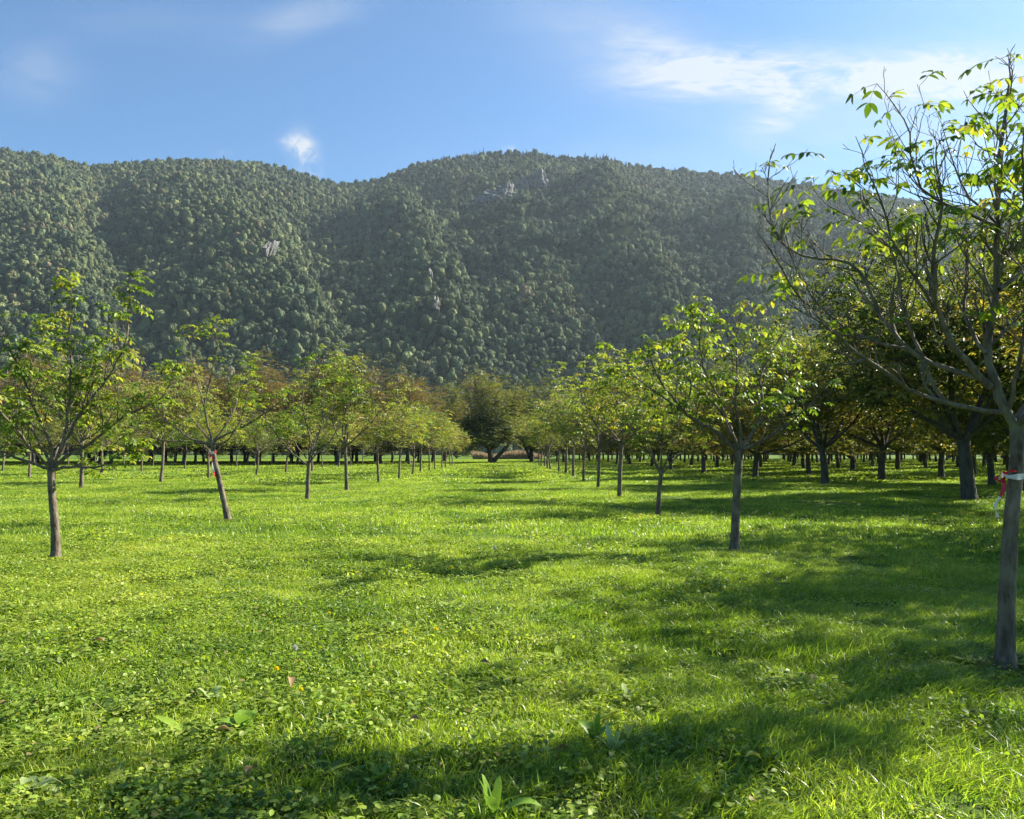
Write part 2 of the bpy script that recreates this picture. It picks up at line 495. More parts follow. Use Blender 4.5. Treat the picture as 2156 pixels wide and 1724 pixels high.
def forest_tree(seed, conifer=False):
    rg = np.random.RandomState(seed)
    rr = random.Random(seed)
    V, T, n, rnd = [], [], 0, []
    L = Leaves()
    if not conifer:
        for k in range(7):
            base, tri = ICO2
            c = np.array([rg.uniform(-.55, .55), rg.uniform(-.55, .55), rg.uniform(-.25, .5)]) if k else np.array([0, 0, 0.0])
            r = rg.uniform(.42, .6) if k else .8
            off = rg.uniform(0, 50)
            dsp = np.array([1 + .42 * mn.noise(Vector(v * 2.6 + off)) + .22 * mn.noise(Vector(v * 6.5 + off)) for v in base])
            P = base * dsp[:, None] * r * np.array([1, 1, .95]) + c
            V.append(P); T.append(tri + n); n += len(P)
            rnd.append(np.full(len(tri), rr.random()))
            q = rg.choice(len(P), 90)
            d = nrm(base[q] + rg.normal(0, .5, (90, 3)))
            L.add(P[q] - d * .04, d, nrm(rg.normal(0, 1, (90, 3))), rg.uniform(.12, .24, 90), rg.uniform(.10, .2, 90), rg.uniform(0, 1, 90))
        V = np.concatenate(V); V[:, 2] += .75
    else:
        for k in range(420):
            h = rg.uniform(0, 1) ** .8
            a = rg.uniform(0, 6.28)
            r = (1 - h) * .5 + .03
            p = np.array([0, 0, h * 2.6])
            d = np.array([math.cos(a), math.sin(a), -.25])
            L.add(p + d * r * .25, d, np.array([0, 0, 1.]), r * 1.0, r * .5 + .05, rg.uniform(0, 1))
        V = np.zeros((0, 3)); T = []
    lo = L.build('tmp', None, fine=False, link=False)
    me = lo.data
    lv = np.empty(len(me.vertices) * 3, np.float32); me.vertices.foreach_get('co', lv); lv = lv.reshape(-1, 3)
    lt = np.empty(len(me.polygons) * 3, np.int32); me.polygons.foreach_get('vertices', lt); lt = lt.reshape(-1, 3)
    if not conifer:
        lv = lv.copy(); lv[:, 2] += .75
    la = np.empty(len(me.polygons), np.float32); me.attributes['rnd'].data.foreach_get('value', la)
    VV = np.concatenate([V, lv]); TT = np.concatenate([np.concatenate(T), lt + len(V)]) if len(T) else lt
    RR = np.concatenate([np.concatenate(rnd), la]) if len(T) else la
    bpy.data.objects.remove(lo)
    return mk('forest_tree', VV, None, TT, M_CON if conifer else M_FOREST, {'rnd': ('FLOAT', 'FACE', RR)}, smooth=True, link=False)


def forest_material(name, stops, zstops):
    m, t = mat_new(name)
    a = t.new('ShaderNodeAttribute', attribute_name='rnd').outputs['Fac']
    oi = t.new('ShaderNodeObjectInfo').outputs['Random']
    pos = t.new('ShaderNodeNewGeometry').outputs['Position']
    big = t.noise(pos, 0.006, 4, 0.6)
    mid = t.noise(pos, 0.03, 3, 0.6)
    fine = t.noise(pos, 0.55, 4, 0.7)
    f = t.m('ADD', t.m('MULTIPLY', oi, 0.62), t.m('MULTIPLY_ADD', big, 1.5, -0.66))
    f = t.m('ADD', f, t.m('MULTIPLY_ADD', mid, 0.7, -0.28), clamp=True)
    c = t.ramp(f, stops)
    k = t.m('MULTIPLY_ADD', fine, 0.9, 0.62)
    k = t.m('MULTIPLY', k, t.m('MULTIPLY_ADD', a, 0.3, 0.85))
    k = t.m('MULTIPLY', k, t.m('MULTIPLY_ADD', t.m('FRACT', t.m('MULTIPLY', oi, 91.7)), 0.7, 0.65))
    hsv = t.new('ShaderNodeHueSaturation', {'Color': c, 'Value': k}).outputs[0]
    bp = t.new('ShaderNodeBump', {'Height': fine, 'Strength': 0.9, 'Distance': 1.2}).outputs[0]
    p = t.new('ShaderNodeBsdfPrincipled', {'Base Color': hsv, 'Roughness': 0.8, 'Specular IOR Level': 0.1, 'Normal': bp})
    t.new('ShaderNodeOutputMaterial', {'Surface': p})
    return m


M_FOREST = forest_material('forest_leaf', [(0.0, (0.038, 0.058, 0.034)), (0.3, (0.060, 0.084, 0.042)), (0.5, (0.084, 0.108, 0.050)), (0.72, (0.130, 0.150, 0.058)), (0.87, (0.135, 0.128, 0.062)), (1.0, (0.135, 0.108, 0.064))], None)
M_CON = forest_material('conifer_needle', [(0.0, (0.025, 0.048, 0.024)), (1.0, (0.045, 0.07, 0.03))], None)

ROCKS = [(1030, 415, 44, 22, 0.0), (1062, 402, 28, 25, 0.2), (1098, 384, 24, 20, 0.0), (1140, 378, 24, 28, -0.3), (562, 530, 17, 27, 0.3), (905, 580, 8, 15, 0), (918, 640, 8, 18, 0)]


def make_forest():
    rg = np.random.RandomState(5)
    # jittered grid over the mountain side in metres
    P = []
    sp_ = 5.7
    ys = np.arange(Y0 - 30, Y1 + 60, sp_)
    for y in ys:
        xs = np.arange(-0.86 * y - 20, 0.86 * y + 20, sp_)
        P.append(np.stack([xs + rg.uniform(-.46, .46, len(xs)) * sp_, y + rg.uniform(-.46, .46, len(xs)) * sp_], -1))
    P = np.concatenate(P)
    t = (P[:, 1] - Y0) / (Y1 - Y0)
    u = P[:, 0] / P[:, 1]
    X, Y, Z, px, py = terrain(u, np.maximum(t, 0))
    Y = P[:, 1]; X = P[:, 0]
    keep = rg.uniform(0, 1, len(X)) > .08
    ypix = 953 - (Z - EYE) / Y * F_PX
    for (rx, ry, rw, rh, _) in ROCKS:
        keep &= ~((((px - rx) / (rw * 0.72)) ** 2 + ((ypix - ry) / (rh * 0.72)) ** 2 < 1) & (rg.uniform(0, 1, len(X)) < .93))
        keep &= ~((np.abs(px - rx) < rw * .6) & (ypix > ry) & (ypix < ry + rh * 0.9) & (rg.uniform(0, 1, len(X)) < .55))
    # skip where the terrain is turned away far behind the crest
    X, Y, Z, t, px = X[keep], Y[keep], Z[keep], t[keep], px[keep]
    n = len(X)
    s = np.clip(np.exp(rg.normal(1.04, .30, n)), 1.6, 5.6)
    con = (t > .93) & (rg.uniform(0, 1, n) < np.where((px > 880) & (px < 1330), .55, .10))
    con |= rg.uniform(0, 1, n) < .012
    NB = 8
    idx = rg.randint(0, NB, n)
    idx[con] = NB + rg.randint(0, 2, con.sum())
    sc = np.stack([s, s, s * rg.uniform(1.0, 1.8, n)], -1)
    sc[con] *= np.array([.85, .85, .85])
    rot = np.stack([rg.uniform(-.12, .12, n), rg.uniform(-.12, .12, n), rg.uniform(0, 6.28, n)], -1)
    rot[con, :2] = 0
    src = [forest_tree(100 + k) for k in range(NB)] + [forest_tree(300 + k, True) for k in range(2)]
    scatter('forest', np.stack([X, Y, Z - .6], -1), rot, sc, idx, src, 'dense mixed forest covering the whole mountain side, green turning to autumn brown')


make_forest()


def rock_mat():
    m, t = mat_new('limestone')
    pos = t.new('ShaderNodeTexCoord').outputs['Object']
    mp = t.new('ShaderNodeMapping', {'Vector': pos, 'Scale': (1, 1, 0.3)}).outputs[0]
    a = t.noise(mp, 0.28, 7, 0.7)
    b = t.noise(pos, 0.12, 4, 0.6)
    c = t.ramp(a, [(0.34, (0.05, 0.055, 0.05)), (0.52, (0.13, 0.13, 0.12)), (0.74, (0.27, 0.26, 0.235))])
    c = t.mix(t.m('MULTIPLY_ADD', b, 6, -3.3, clamp=True), c, (0.05, 0.065, 0.03))
    bp = t.new('ShaderNodeBump', {'Height': a, 'Strength': 1, 'Distance': 3}).outputs[0]
    p = t.new('ShaderNodeBsdfPrincipled', {'Base Color': c, 'Roughness': 0.9, 'Normal': bp})
    t.new('ShaderNodeOutputMaterial', {'Surface': p})
    return m


M_ROCK = rock_mat()
ROCK_LABEL = ['broad ribbed grey cliff, left end of the crag band below the highest summit', 'grey cliff buttress between the broad ribbed cliff and the gap in the crag band',
              'small grey outcrop in the middle of the crag band below the summit', 'pale grey cliff at the right end of the crag band below the summit',
              'dark grey rock tower on the edge of the left spur, half way up', 'small pale rock patch beside bright green trees on the central spur',
              'narrow pale rock streak low on the central spur']
for k, (rx, ry, rw, rh, tilt) in enumerate(ROCKS):
    # find slope point
    u = (rx - 1064) / F_PX
    tt = np.linspace(.02, 1, 800)
    X, Y, Z, _, _ = terrain(np.full(800, u), tt)
    yp = 953 - (Z - EYE) / Y * F_PX
    j = int(np.argmin(np.abs(yp - (ry + rh * .35))))
    sc_ = Y[j] / F_PX
    base, tri = ICO3
    off = k * 11.3
    dsp = np.array([1 + .30 * mn.noise(Vector((v[0] * 3.2, v[1] * 3.2, v[2] * 1.1)) + Vector((off, 0, 0))) + .22 * mn.noise(Vector((v[0] * 8, v[1] * 8, v[2] * 2.2)) + Vector((0, off, 0)))
                    + .10 * mn.noise(Vector((v * 15) + off)) for v in base])
    dsp *= 1 + .5 * np.array([mn.noise(Vector(v * 1.6) + Vector((off, off, 3))) for v in base])
    V = base * dsp[:, None] * np.array([rw * .78 * sc_, 15.0, rh * .95 * sc_])
    V[:, 0] += V[:, 2] * tilt
    o = mk('rock_face', V, None, tri, M_ROCK, smooth=False)
    o.location = (X[j], Y[j] - 1, Z[j] + rh * .25 * sc_)
    tag(o, ROCK_LABEL[k], 'cliff', 'rock outcrops showing through the forest')

# ------------------------------------------------------------------ trees
UPV = np.array([0, 0, 1.0])


def randdir(rg):
    return nrm(rg.normal(0, 1, 3))


def curve(rg, p, d, L, n, up=0.12, wob=0.14):
    pts = [np.array(p, float)]
    d = nrm(d)
    for k in range(n):
        d = nrm(d + UPV * up + rg.normal(0, wob, 3))
        pts.append(pts[-1] + d * L / n)
    return np.array(pts), d


def leaf_cluster(L, rg, p, d, n, size, spread=0.8, crnd=None, nl=(2, 4), droop=0.35, tubes=None):
    """n compound leaves springing from the shoot tip p"""
    c = rg.uniform(0, .8) if crnd is None else crnd
    for k in range(n):
        dd = nrm(nrm(d) * .35 + rg.normal(0, spread, 3) + UPV * .15)
        dd[2] = abs(dd[2]) * .6
        Lr = size * rg.uniform(.7, 1.25)
        m = rg.randint(*nl)
        tpos = (np.arange(m) + 1.0) / (m + .2)
        drop = -UPV * (tpos ** 2)[:, None] * Lr * droop
        P = p + dd * (tpos * Lr)[:, None] + drop
        rd = nrm(dd - UPV * droop * 1.2)
        side = nrm(np.cross(rd, UPV + rg.normal(0, .2, 3)))
        upn = nrm(np.cross(side, rd))
        ll = Lr * .36 * rg.uniform(.75, 1.2, m)
        for sgn in (1, -1):
            dr = nrm(rd * .55 + side * sgn - UPV * rg.uniform(.1, .8, (m, 1)) + rg.normal(0, .12, (m, 3)))
            L.add(P, dr, upn + rg.normal(0, .25, (m, 3)), ll, ll * .43, np.clip(c + rg.normal(0, .13, m), 0, 1))
        L.add(P[-1:], nrm(rd - UPV * .3), upn, ll[-1] * 1.15, ll[-1] * .5, np.clip(c + rg.normal(0, .1), 0, 1))
        if tubes is not None:
            tubes.add(np.vstack([[p], P]), np.linspace(.0022, .0012, m + 1), 3)


def young_limb(T, L, rg, pts, r0, r1, leaf_p, size, tw=0.20, det=1.0, sides=7, twig_len=0.55, leafn=(2, 4), nl=(2, 4), start=.25, rach=False):
    """a limb along given points, with shoots, spurs and leaf clusters"""
    pts = np.asarray(pts, float)
    seg = np.linalg.norm(np.diff(pts, axis=0), axis=1)
    cum = np.concatenate([[0], np.cumsum(seg)])
    tot = cum[-1]
    n = max(6, int(tot / .12))
    s = np.linspace(0, tot, n)
    # smooth (Catmull like) by interpolating and averaging
    P = np.stack([np.interp(s, cum, pts[:, k]) for k in range(3)], -1)
    for _ in range(2):
        P[1:-1] = (P[:-2] + 2 * P[1:-1] + P[2:]) / 4
    P[1:-1] += rg.normal(0, .006, (n - 2, 3))
    f = s / tot
    rad = r0 + (r1 - r0) * f ** .8
    rad *= 1 + rg.normal(0, .05, n)
    T.add(P, rad, sides)
    k = start * tot + rg.uniform(0, tw)
    sgn = 1
    while k < tot:
        i = min(int(k / tot * (n - 1)), n - 2)
        tan = nrm(P[i + 1] - P[i])
        p = P[i]
        rr = rad[i]
        side = nrm(np.cross(tan, randdir(rg)))
        d = nrm(tan * rg.uniform(.5, 1.1) + side * rg.uniform(.6, 1.1) + UPV * rg.uniform(.0, .6))
        ln = twig_len * rg.uniform(.45, 1.25) * (1 - .45 * k / tot)
        shoot(T, L, rg, p, d, ln, min(rr * .6, .011), leaf_p, size, 2, leafn, nl, rach)
        k += tw * rg.uniform(.5, 1.5)
    lp = leaf_p(P[-1]) if callable(leaf_p) else leaf_p
    shoot(T, L, rg, P[-1], nrm(P[-1] - P[-3]), twig_len * .45, r1 * .9, leaf_p, size, 2, leafn, nl, rach)


def shoot(T, L, rg, p, d, ln, r, leaf_p, size, lvl, leafn, nl, rach):
    P, dd = curve(rg, p, d, ln, 4 if lvl > 1 else 3, up=.10, wob=.13)
    T.add(P, np.linspace(r, max(r * .5, .0022), len(P)), 5 if lvl > 1 else 4)
    lp = leaf_p(P[-1]) if callable(leaf_p) else leaf_p
    if rg.rand() < lp:
        leaf_cluster(L, rg, P[-1], dd, rg.randint(*leafn), size, nl=nl, tubes=T if rach else None)
    if lvl > 0:
        for k in range(rg.randint(1, 4)):
            i = rg.randint(1, len(P))
            d2 = nrm(nrm(P[i] - P[i - 1]) + randdir(rg) * .9 + UPV * .25)
            shoot(T, L, rg, P[i], d2, ln * rg.uniform(.35, .65), r * .6, leaf_p, size, lvl - 1, leafn, nl, rach)


def trunk_tube(T, pts, r0, r1, rg, sides=16, flare=1.55):
    pts = np.asarray(pts, float)
    cum = np.concatenate([[0], np.cumsum(np.linalg.norm(np.diff(pts, axis=0), axis=1))])
    n = max(8, int(cum[-1] / .07))
    s = np.linspace(0, cum[-1], n)
    P = np.stack([np.interp(s, cum, pts[:, k]) for k in range(3)], -1)
    for _ in range(6):
        P[1:-1] = (P[:-2] + 2 * P[1:-1] + P[2:]) / 4
    rad = r0 + (r1 - r0) * s / cum[-1]
    rad *= 1 + (flare - 1) * np.exp(-s / .13) + .12 * np.exp(-((cum[-1] - s) / .10) ** 2)
    rad *= 1 + .03 * np.sin(s * 23 + rg.rand() * 6) + rg.normal(0, .012, n)
    T.add(P, rad, sides)


ORD = 'first second third fourth fifth sixth seventh eighth ninth tenth eleventh twelfth thirteenth fourteenth fifteenth sixteenth seventeenth eighteenth nineteenth twentieth'.split()


def hero(name, label, group, base_xy, D, trunk, r0, r1, leaf_p, size, seed, limbs=(), fine=False, tw=.2, twig_len=.5, leafn=(2, 4), nl=(2, 4), mat=M_LEAF, rach=False):
    """a tree at depth D whose trunk and limbs follow measured courses; limb = (depth drift, start radius, points)"""
    rg = np.random.RandomState(seed)
    b = pt(base_xy[0], base_xy[1], D)
    b[2] = gh(b[0], b[1]) - .03
    root = empty(name, b)
    tag(root, label, 'tree', group)
    T = Tubes()
    tp = [pt(x, y, D) - b for x, y in trunk]
    tp[0][2] = 0
    trunk_tube(T, tp, r0, r1, rg)
    T.build('trunk', M_BARK, root)
    L = Leaves()
    for dr, rs, pts in limbs:
        LT = Tubes()
        rs *= .8
        k = len(pts) - 1
        P = [pt(x, y, D + dr * (i / k) ** 1.1) - b for i, (x, y) in enumerate(pts)]
        young_limb(LT, L, rg, P, rs, max(rs * .28, .004), leaf_p, size, tw=tw, twig_len=twig_len, leafn=leafn, nl=nl, rach=rach)
        LT.build('limb', M_BARK, root)
    L.build('foliage', mat, root, fine=fine)
    return root


YG = 'young walnut trees planted in rows'
# --- near tree on the right
near_leaf = lambda p: .04 if p[0] < -1.3 else .42 if (p[0] > .45 and p[2] > 2.4) else (0.20 if p[2] > 3.9 else .27) if p[2] > 3.12 else .035
near_limbs = [
    (0.1, .046, [(2140, 905), (2105, 860), (2092, 812), (2073, 746), (2078, 713), (2088, 663), (2100, 564), (2098, 471), (2100, 399), (2108, 300), (2121, 195)]),
    (-0.35, .034, [(2085, 815), (2025, 759), (1999, 723), (1986, 680), (1966, 643), (1961, 590), (1959, 538), (1973, 478), (1989, 432), (1991, 392), (1974, 366)]),
    (0.5, .026, [(2070, 800), (2019, 789), (1966, 769), (1933, 749), (1900, 729), (1867, 696), (1844, 647), (1827, 604), (1807, 557), (1787, 541), (1748, 538), (1708, 553), (1672, 541), (1639, 511), (1622, 478), (1617, 432), (1619, 352)]),
    (-0.5, .026, [(2110, 868), (2078, 865), (2022, 855), (1979, 845), (1930, 829), (1880, 799), (1847, 772), (1814, 746), (1774, 726), (1748, 703), (1731, 667), (1698, 640), (1662, 604), (1642, 557), (1622, 528)]),
    (0.6, .020, [(1990, 848), (1953, 789), (1933, 729), (1910, 677), (1893, 624), (1890, 577), (1877, 518), (1853, 481), (1820, 468), (1774, 458), (1741, 432)]),
    (0.2, .017, [(1905, 733), (1873, 733), (1814, 713), (1774, 693), (1738, 660), (1715, 630), (1682, 584), (1662, 548), (1655, 500)]),
    (-0.6, .018, [(1968, 650), (1950, 625), (1933, 590), (1903, 551), (1880, 518), (1867, 478), (1860, 445), (1847, 399), (1820, 350)]),
    (-0.3, .017, [(2098, 475), (2072, 455), (2006, 438), (1963, 422), (1930, 392), (1913, 366), (1925, 305), (1915, 248), (1880, 219)]),
    (0.3, .014, [(2098, 471), (2065, 445), (2039, 419), (2012, 376), (2002, 330), (1990, 290)]),
    (0.5, .030, [(2135, 890), (2165, 850), (2195, 790), (2230, 700), (2260, 600), (2270, 480)]),
    (0.6, .020, [(2102, 610), (2130, 590), (2165, 560), (2190, 500), (2200, 400), (2185, 300)]),
    (-0.2, .010, [(2098, 420), (2094, 370), (2092, 310), (2098, 262)]),
    (-0.9, .022, [(2120, 870), (2140, 800), (2150, 720), (2165, 620), (2160, 500), (2150, 380), (2155, 280)]),
    (0.2, .036, [(2142, 900), (2200, 862), (2290, 820), (2400, 770), (2520, 690), (2600, 590), (2640, 480)]),
    (-0.9, .032, [(2140, 895), (2190, 850), (2270, 790), (2370, 700), (2440, 590), (2470, 470)]),
    (-1.5, .030, [(2140, 895), (2175, 870), (2230, 830), (2290, 760), (2330, 660), (2340, 540)]),
    (0.9, .028, [(2140, 892), (2210, 830), (2300, 740), (2360, 640), (2390, 520), (2380, 400)]),
    (0.8, .020, [(2075, 745), (2040, 690), (2025, 640), (2040, 560), (2030, 480), (2045, 400)]),
]
hero('young_walnut_tree', 'nearest young walnut tree, red and white tape round its trunk, many bare grey twigs', YG,
     (2115, 1420), 5.8, [(2115, 1420), (2119, 1250), (2129, 1080), (2142, 960), (2140, 890)],    .060, .044, near_leaf, .215, 11, near_limbs, fine=True, tw=.095, twig_len=.46, leafn=(1, 3), nl=(2, 4), rach=True)
# --- left row, nearest three
hero('young_walnut_tree', 'young walnut tree with low branch curving out, first in the row left of the aisle', YG,
     (116, 1180), 11.9, [(118, 1182), (116, 1101), (109, 1040), (108, 990)], .064, .050,
     lambda p: .36, .22, 21, fine=True, tw=.12, twig_len=.5, leafn=(2, 5), nl=(2, 4),
     limbs=[(.6, .040, [(110, 992), (132, 961), (174, 944), (215, 915), (256, 878), (314, 853), (347, 837), (364, 791)]),
            (-.7, .032, [(108, 988), (135, 985), (165, 980), (198, 988), (231, 973), (265, 948)]),
            (.3, .036, [(110, 980), (124, 965), (136, 936), (149, 907), (174, 862), (223, 804), (248, 762), (269, 709), (275, 605)]),
            (-.5, .036, [(108, 985), (110, 936), (99, 915), (79, 878), (62, 833), (41, 771), (17, 729), (-10, 690)]),
            (.1, .032, [(112, 985), (130, 940), (143, 874), (145, 829), (153, 771), (143, 721), (151, 663), (154, 635), (150, 615)]),
            (.4, .032, [(106, 988), (54, 969), (17, 957), (-45, 925), (-110, 890)]),
            (-1.3, .030, [(106, 985), (70, 950), (41, 911), (12, 878), (-25, 837), (-60, 780)]),
            (1.5, .032, [(108, 985), (125, 930), (150, 880), (190, 830), (200, 770), (215, 720)]),
            (1.4, .030, [(108, 985), (90, 940), (60, 890), (50, 830), (70, 760), (90, 700)])])
hero('young_walnut_tree', 'leaning young walnut tree with red tape scrap, second in the row left of the aisle', YG,
     (481, 1098), 18.8, [(481, 1100), (472, 1058), (461, 1009), (451, 967), (446, 930)], .070, .052,
     lambda p: .30 if p[2] > 1.9 else .16, .25, 22, fine=False, tw=.2, twig_len=.55, leafn=(2, 4), nl=(2, 4),
     limbs=[(.5, .040, [(447, 930), (471, 915), (496, 907), (533, 886), (570, 862), (612, 828)]),
            (-.3, .036, [(447, 930), (434, 882), (428, 853), (442, 804), (455, 746), (463, 700)]),
            (.8, .032, [(444, 935), (434, 932), (397, 924), (364, 895), (327, 866), (300, 830)]),
            (-.8, .030, [(444, 938), (405, 928), (347, 930), (298, 915), (268, 895)]),
            (-1., .028, [(450, 935), (470, 938), (484, 920), (509, 882), (525, 812), (528, 778)]),
            (.3, .020, [(430, 860), (418, 812), (407, 771), (397, 705)]),
            (1.2, .028, [(447, 930), (480, 890), (500, 850), (495, 800), (540, 760)]),
            (1.2, .028, [(446, 930), (410, 890), (380, 850), (360, 790)])])
hero('young_walnut_tree', 'young walnut tree with tall leafy leader, third in the row left of the aisle', YG,
     (647, 1051), 27.9, [(647, 1053), (648, 1010), (650, 975)], .078, .064,
     lambda p: .42, .28, 23, fine=False, tw=.24, twig_len=.65, leafn=(2, 5), nl=(2, 4),
     limbs=[(.6, .045, [(649, 980), (623, 961), (602, 940), (565, 893), (540, 850)]),
            (-.4, .045, [(650, 978), (651, 953), (653, 919), (641, 882), (636, 845), (639, 800), (640, 775)]),
            (.6, .040, [(651, 975), (673, 945), (694, 932), (713, 898), (729, 866), (748, 820), (745, 775)]),
            (-.9, .040, [(655, 965), (676, 898), (681, 858), (681, 805), (671, 750)]),
            (.9, .030, [(645, 965), (623, 937), (620, 919), (624, 880), (610, 840)]),
            (1.4, .030, [(650, 975), (665, 920), (700, 860), (705, 800), (710, 765)])])
# --- right row, second and third
hero('young_walnut_tree', 'broad young walnut tree, thick limb bent outward, second in the row right of the aisle', YG,
     (1546, 1160), 12.9, [(1545, 1162), (1549, 1065), (1553, 1000), (1556, 948)], .070, .058,
     lambda p: .36, .22, 31, fine=True, tw=.12, twig_len=.5, leafn=(2, 4), nl=(2, 4),
     limbs=[(-.5, .050, [(1554, 950), (1520, 922), (1492, 897), (1456, 886), (1438, 865), (1406, 825), (1377, 782), (1365, 740)]),
            (.3, .026, [(1438, 865), (1450, 835), (1456, 804), (1481, 761), (1492, 718), (1500, 690)]),
            (.5, .026, [(1438, 868), (1384, 825), (1341, 797), (1306, 779), (1290, 750)]),
            (-.2, .036, [(1558, 945), (1563, 904), (1546, 868), (1549, 818), (1553, 770), (1545, 710), (1560, 670)]),
            (.6, .036, [(1560, 945), (1575, 925), (1596, 893), (1606, 847), (1596, 797), (1620, 745), (1650, 700)]),
            (-.8, .040, [(1560, 948), (1580, 941), (1614, 922), (1649, 897), (1689, 868), (1730, 825)]),
            (1.2, .034, [(1556, 945), (1528, 879), (1495, 840), (1463, 818), (1420, 760), (1410, 700)]),
            (1.5, .034, [(1558, 945), (1590, 900), (1640, 850), (1660, 790), (1640, 720)]),
            (-1.3, .030, [(1556, 945), (1530, 900), (1520, 850), (1480, 780), (1470, 700), (1480, 660)])])
hero('young_walnut_tree', 'short slim young walnut tree forking low, third in the row right of the aisle', YG,
     (1385, 1083), 20.5, [(1384, 1085), (1387, 1040), (1391, 998)], .062, .05,
     lambda p: .58, .25, 32, fine=False, tw=.17, twig_len=.5, leafn=(2, 5), nl=(2, 4),
     limbs=[(-.5, .036, [(1391, 1000), (1370, 958), (1349, 933), (1331, 901), (1302, 883), (1290, 840)]),
            (.5, .034, [(1392, 1000), (1420, 965), (1456, 936), (1485, 911), (1500, 880)]),
            (.2, .034, [(1391, 1000), (1392, 940), (1398, 890), (1384, 832), (1370, 790)]),
            (1., .03, [(1391, 998), (1410, 950), (1430, 890), (1440, 830)]),
            (-1., .03, [(1391, 998), (1365, 940), (1355, 880), (1340, 820)])])


# --- generic trees
def make_tree(name, seed, H, Rc, fork, tr, mature, leafmat, barkmat, ncl, size, nlimb=6, lean=0.06, flat=1.0):
    rg = np.random.RandomState(seed)
    root = empty(name, (0, 0, 0))
    T = Tubes()
    top = np.array([rg.uniform(-lean, lean) * fork * 2, rg.uniform(-lean, lean) * fork * 2, fork])
    trunk_tube(T, [(0, 0, 0), top * .5 + rg.normal(0, .03, 3) * np.array([1, 1, 0]), top], tr, tr * .82, rg, sides=10, flare=1.5 if mature else 1.25)
    T.build('trunk', barkmat, root)
    B, L = Tubes(), Leaves()
    tips = []
    for k in range(nlimb):
        a = k * 2 * math.pi / nlimb + rg.uniform(-.4, .4)
        el_ = rg.uniform(.25, .75) if k % 3 else rg.uniform(.9, 1.3)
        d = np.array([math.cos(a) * math.cos(el_), math.sin(a) * math.cos(el_), math.sin(el_)])
        reach = (Rc * .86 if el_ < .85 else (H - fork) * .78) * rg.uniform(.85, 1.05)
        P, dd = curve(rg, top - np.array([0, 0, rg.uniform(0, .18)]), d, reach, 9, up=.05 if mature else .09, wob=.10)
        B.add(P, np.linspace(tr * .46, tr * .10, 10), 7)
        for i in range(3, 10):
            for q in range(2):
                side = nrm(np.cross(nrm(P[i] - P[i - 1]), randdir(rg)))
                d2 = nrm(nrm(P[i] - P[i - 1]) * .6 + side + UPV * .25)
                P2, d3 = curve(rg, P[i], d2, reach * rg.uniform(.28, .5), 5, up=.1, wob=.16)
                B.add(P2, np.linspace(tr * .13, tr * .035, 6), 5)
                for j in range(2, 6):
                    for e in range(2):
                        d4 = nrm(nrm(P2[j] - P2[j - 1]) * .4 + randdir(rg) + UPV * .2)
                        P3, d5 = curve(rg, P2[j], d4, reach * rg.uniform(.10, .22), 2, up=.1, wob=.15)
                        B.add(P3, np.linspace(tr * .035, max(tr * .012, .004), 3), 4)
                        tips.append((P3[-1], d5))
                        tips.append((P3[1], d5))
    B.build('branches', barkmat, root)
    tips = [tips[i] for i in rg.permutation(len(tips))]
    i = 0
    nb = len(tips)
    lumps = [rg.normal(0, 1, 3) * np.array([Rc, Rc, H * .4]) * .6 + np.array([0, 0, (H + fork) / 2]) for _ in range(14)]
    lc = rg.uniform(.05, .8, 14)
    for c in range(ncl):
        p, d = tips[c % nb]
        if c >= nb:
            p = p + rg.normal(0, .11 * Rc ** .5, 3)
        if p[2] < fork * (.9 if mature else 1.0):
            p = p.copy(); p[2] = fork + rg.uniform(0, .5)
        j = int(np.argmin([np.linalg.norm(p - l) for l in lumps]))
        leaf_cluster(L, rg, p, d, 1 if mature else rg.randint(1, 3), size, spread=1.0, crnd=np.clip(lc[j] + rg.normal(0, .12), 0, 1), nl=(2, 4), droop=.3)
    L.build('foliage', leafmat, root)
    return root


def instance(src, loc, rz, s, label=None, group=None, cat='tree', leafmat=None):
    r = src.copy()
    COL.objects.link(r)
    r.location = loc
    r.rotation_euler = (0, 0, rz)
    r.scale = (s[0], s[0], s[1])
    if label: r['label'] = label
    if group: r['group'] = group
    r['category'] = cat
    for ch in src.children:
        c = ch.copy()
        COL.objects.link(c)
        c.parent = r
    return r


def put(protos, used, k, loc, rz, s, label, group):
    return instance(protos[k], loc, rz, s, label, group)


def retire(protos):
    for p in protos:
        for ch in list(p.children):
            bpy.data.objects.remove(ch)
        bpy.data.objects.remove(p)


rg = np.random.RandomState(77)
YOUNG = [make_tree('young_walnut_tree', 400 + k, 4.6, 2.8, 1.75, .072, False, M_LEAF_ROW if k % 2 else M_LEAF, M_BARK, 430 + 150 * (k % 3), .36, nlimb=6 + k % 2) for k in range(6)]
rows = []
rows.append(('the row left of aisle', 3, [(-6.9, 35.1), (-6.75, 43), (-6.6, 50), (-6.5, 56.3), (-6.5, 61.5), (-6.4, 67.6), (-6.5, 74), (-6.4, 80.5), (-6.5, 87), (-6.4, 93.5), (-6.5, 99)]))
rows.append(('the row right of aisle', 3, [(4.0, 28.3), (4.25, 37), (4.35, 45), (4.5, 53.5), (4.4, 59), (4.3, 65), (4.0, 72), (4.1, 79), (4.2, 86), (4.1, 93), (4.2, 100)]))
rows.append(('second row left of aisle', 0, [(-18.4, 35.1), (-18.0, 42.2), (-18.2, 49.5), (-17.6, 57), (-17.3, 63.5), (-16.9, 70.5), (-17.6, 77.5), (-17.5, 84.5), (-17.6, 91.5), (-17.5, 98)]))
rows.append(('third row left of aisle', 0, [(-30, 51), (-29.4, 59), (-30.2, 67), (-29, 73), (-28.8, 80), (-29, 87), (-29.2, 94), (-29, 100)]))
rows.append(('fourth row left of aisle', 0, [(-41, 66), (-41, 73), (-40.6, 80), (-41, 87), (-41, 94), (-41, 100)]))
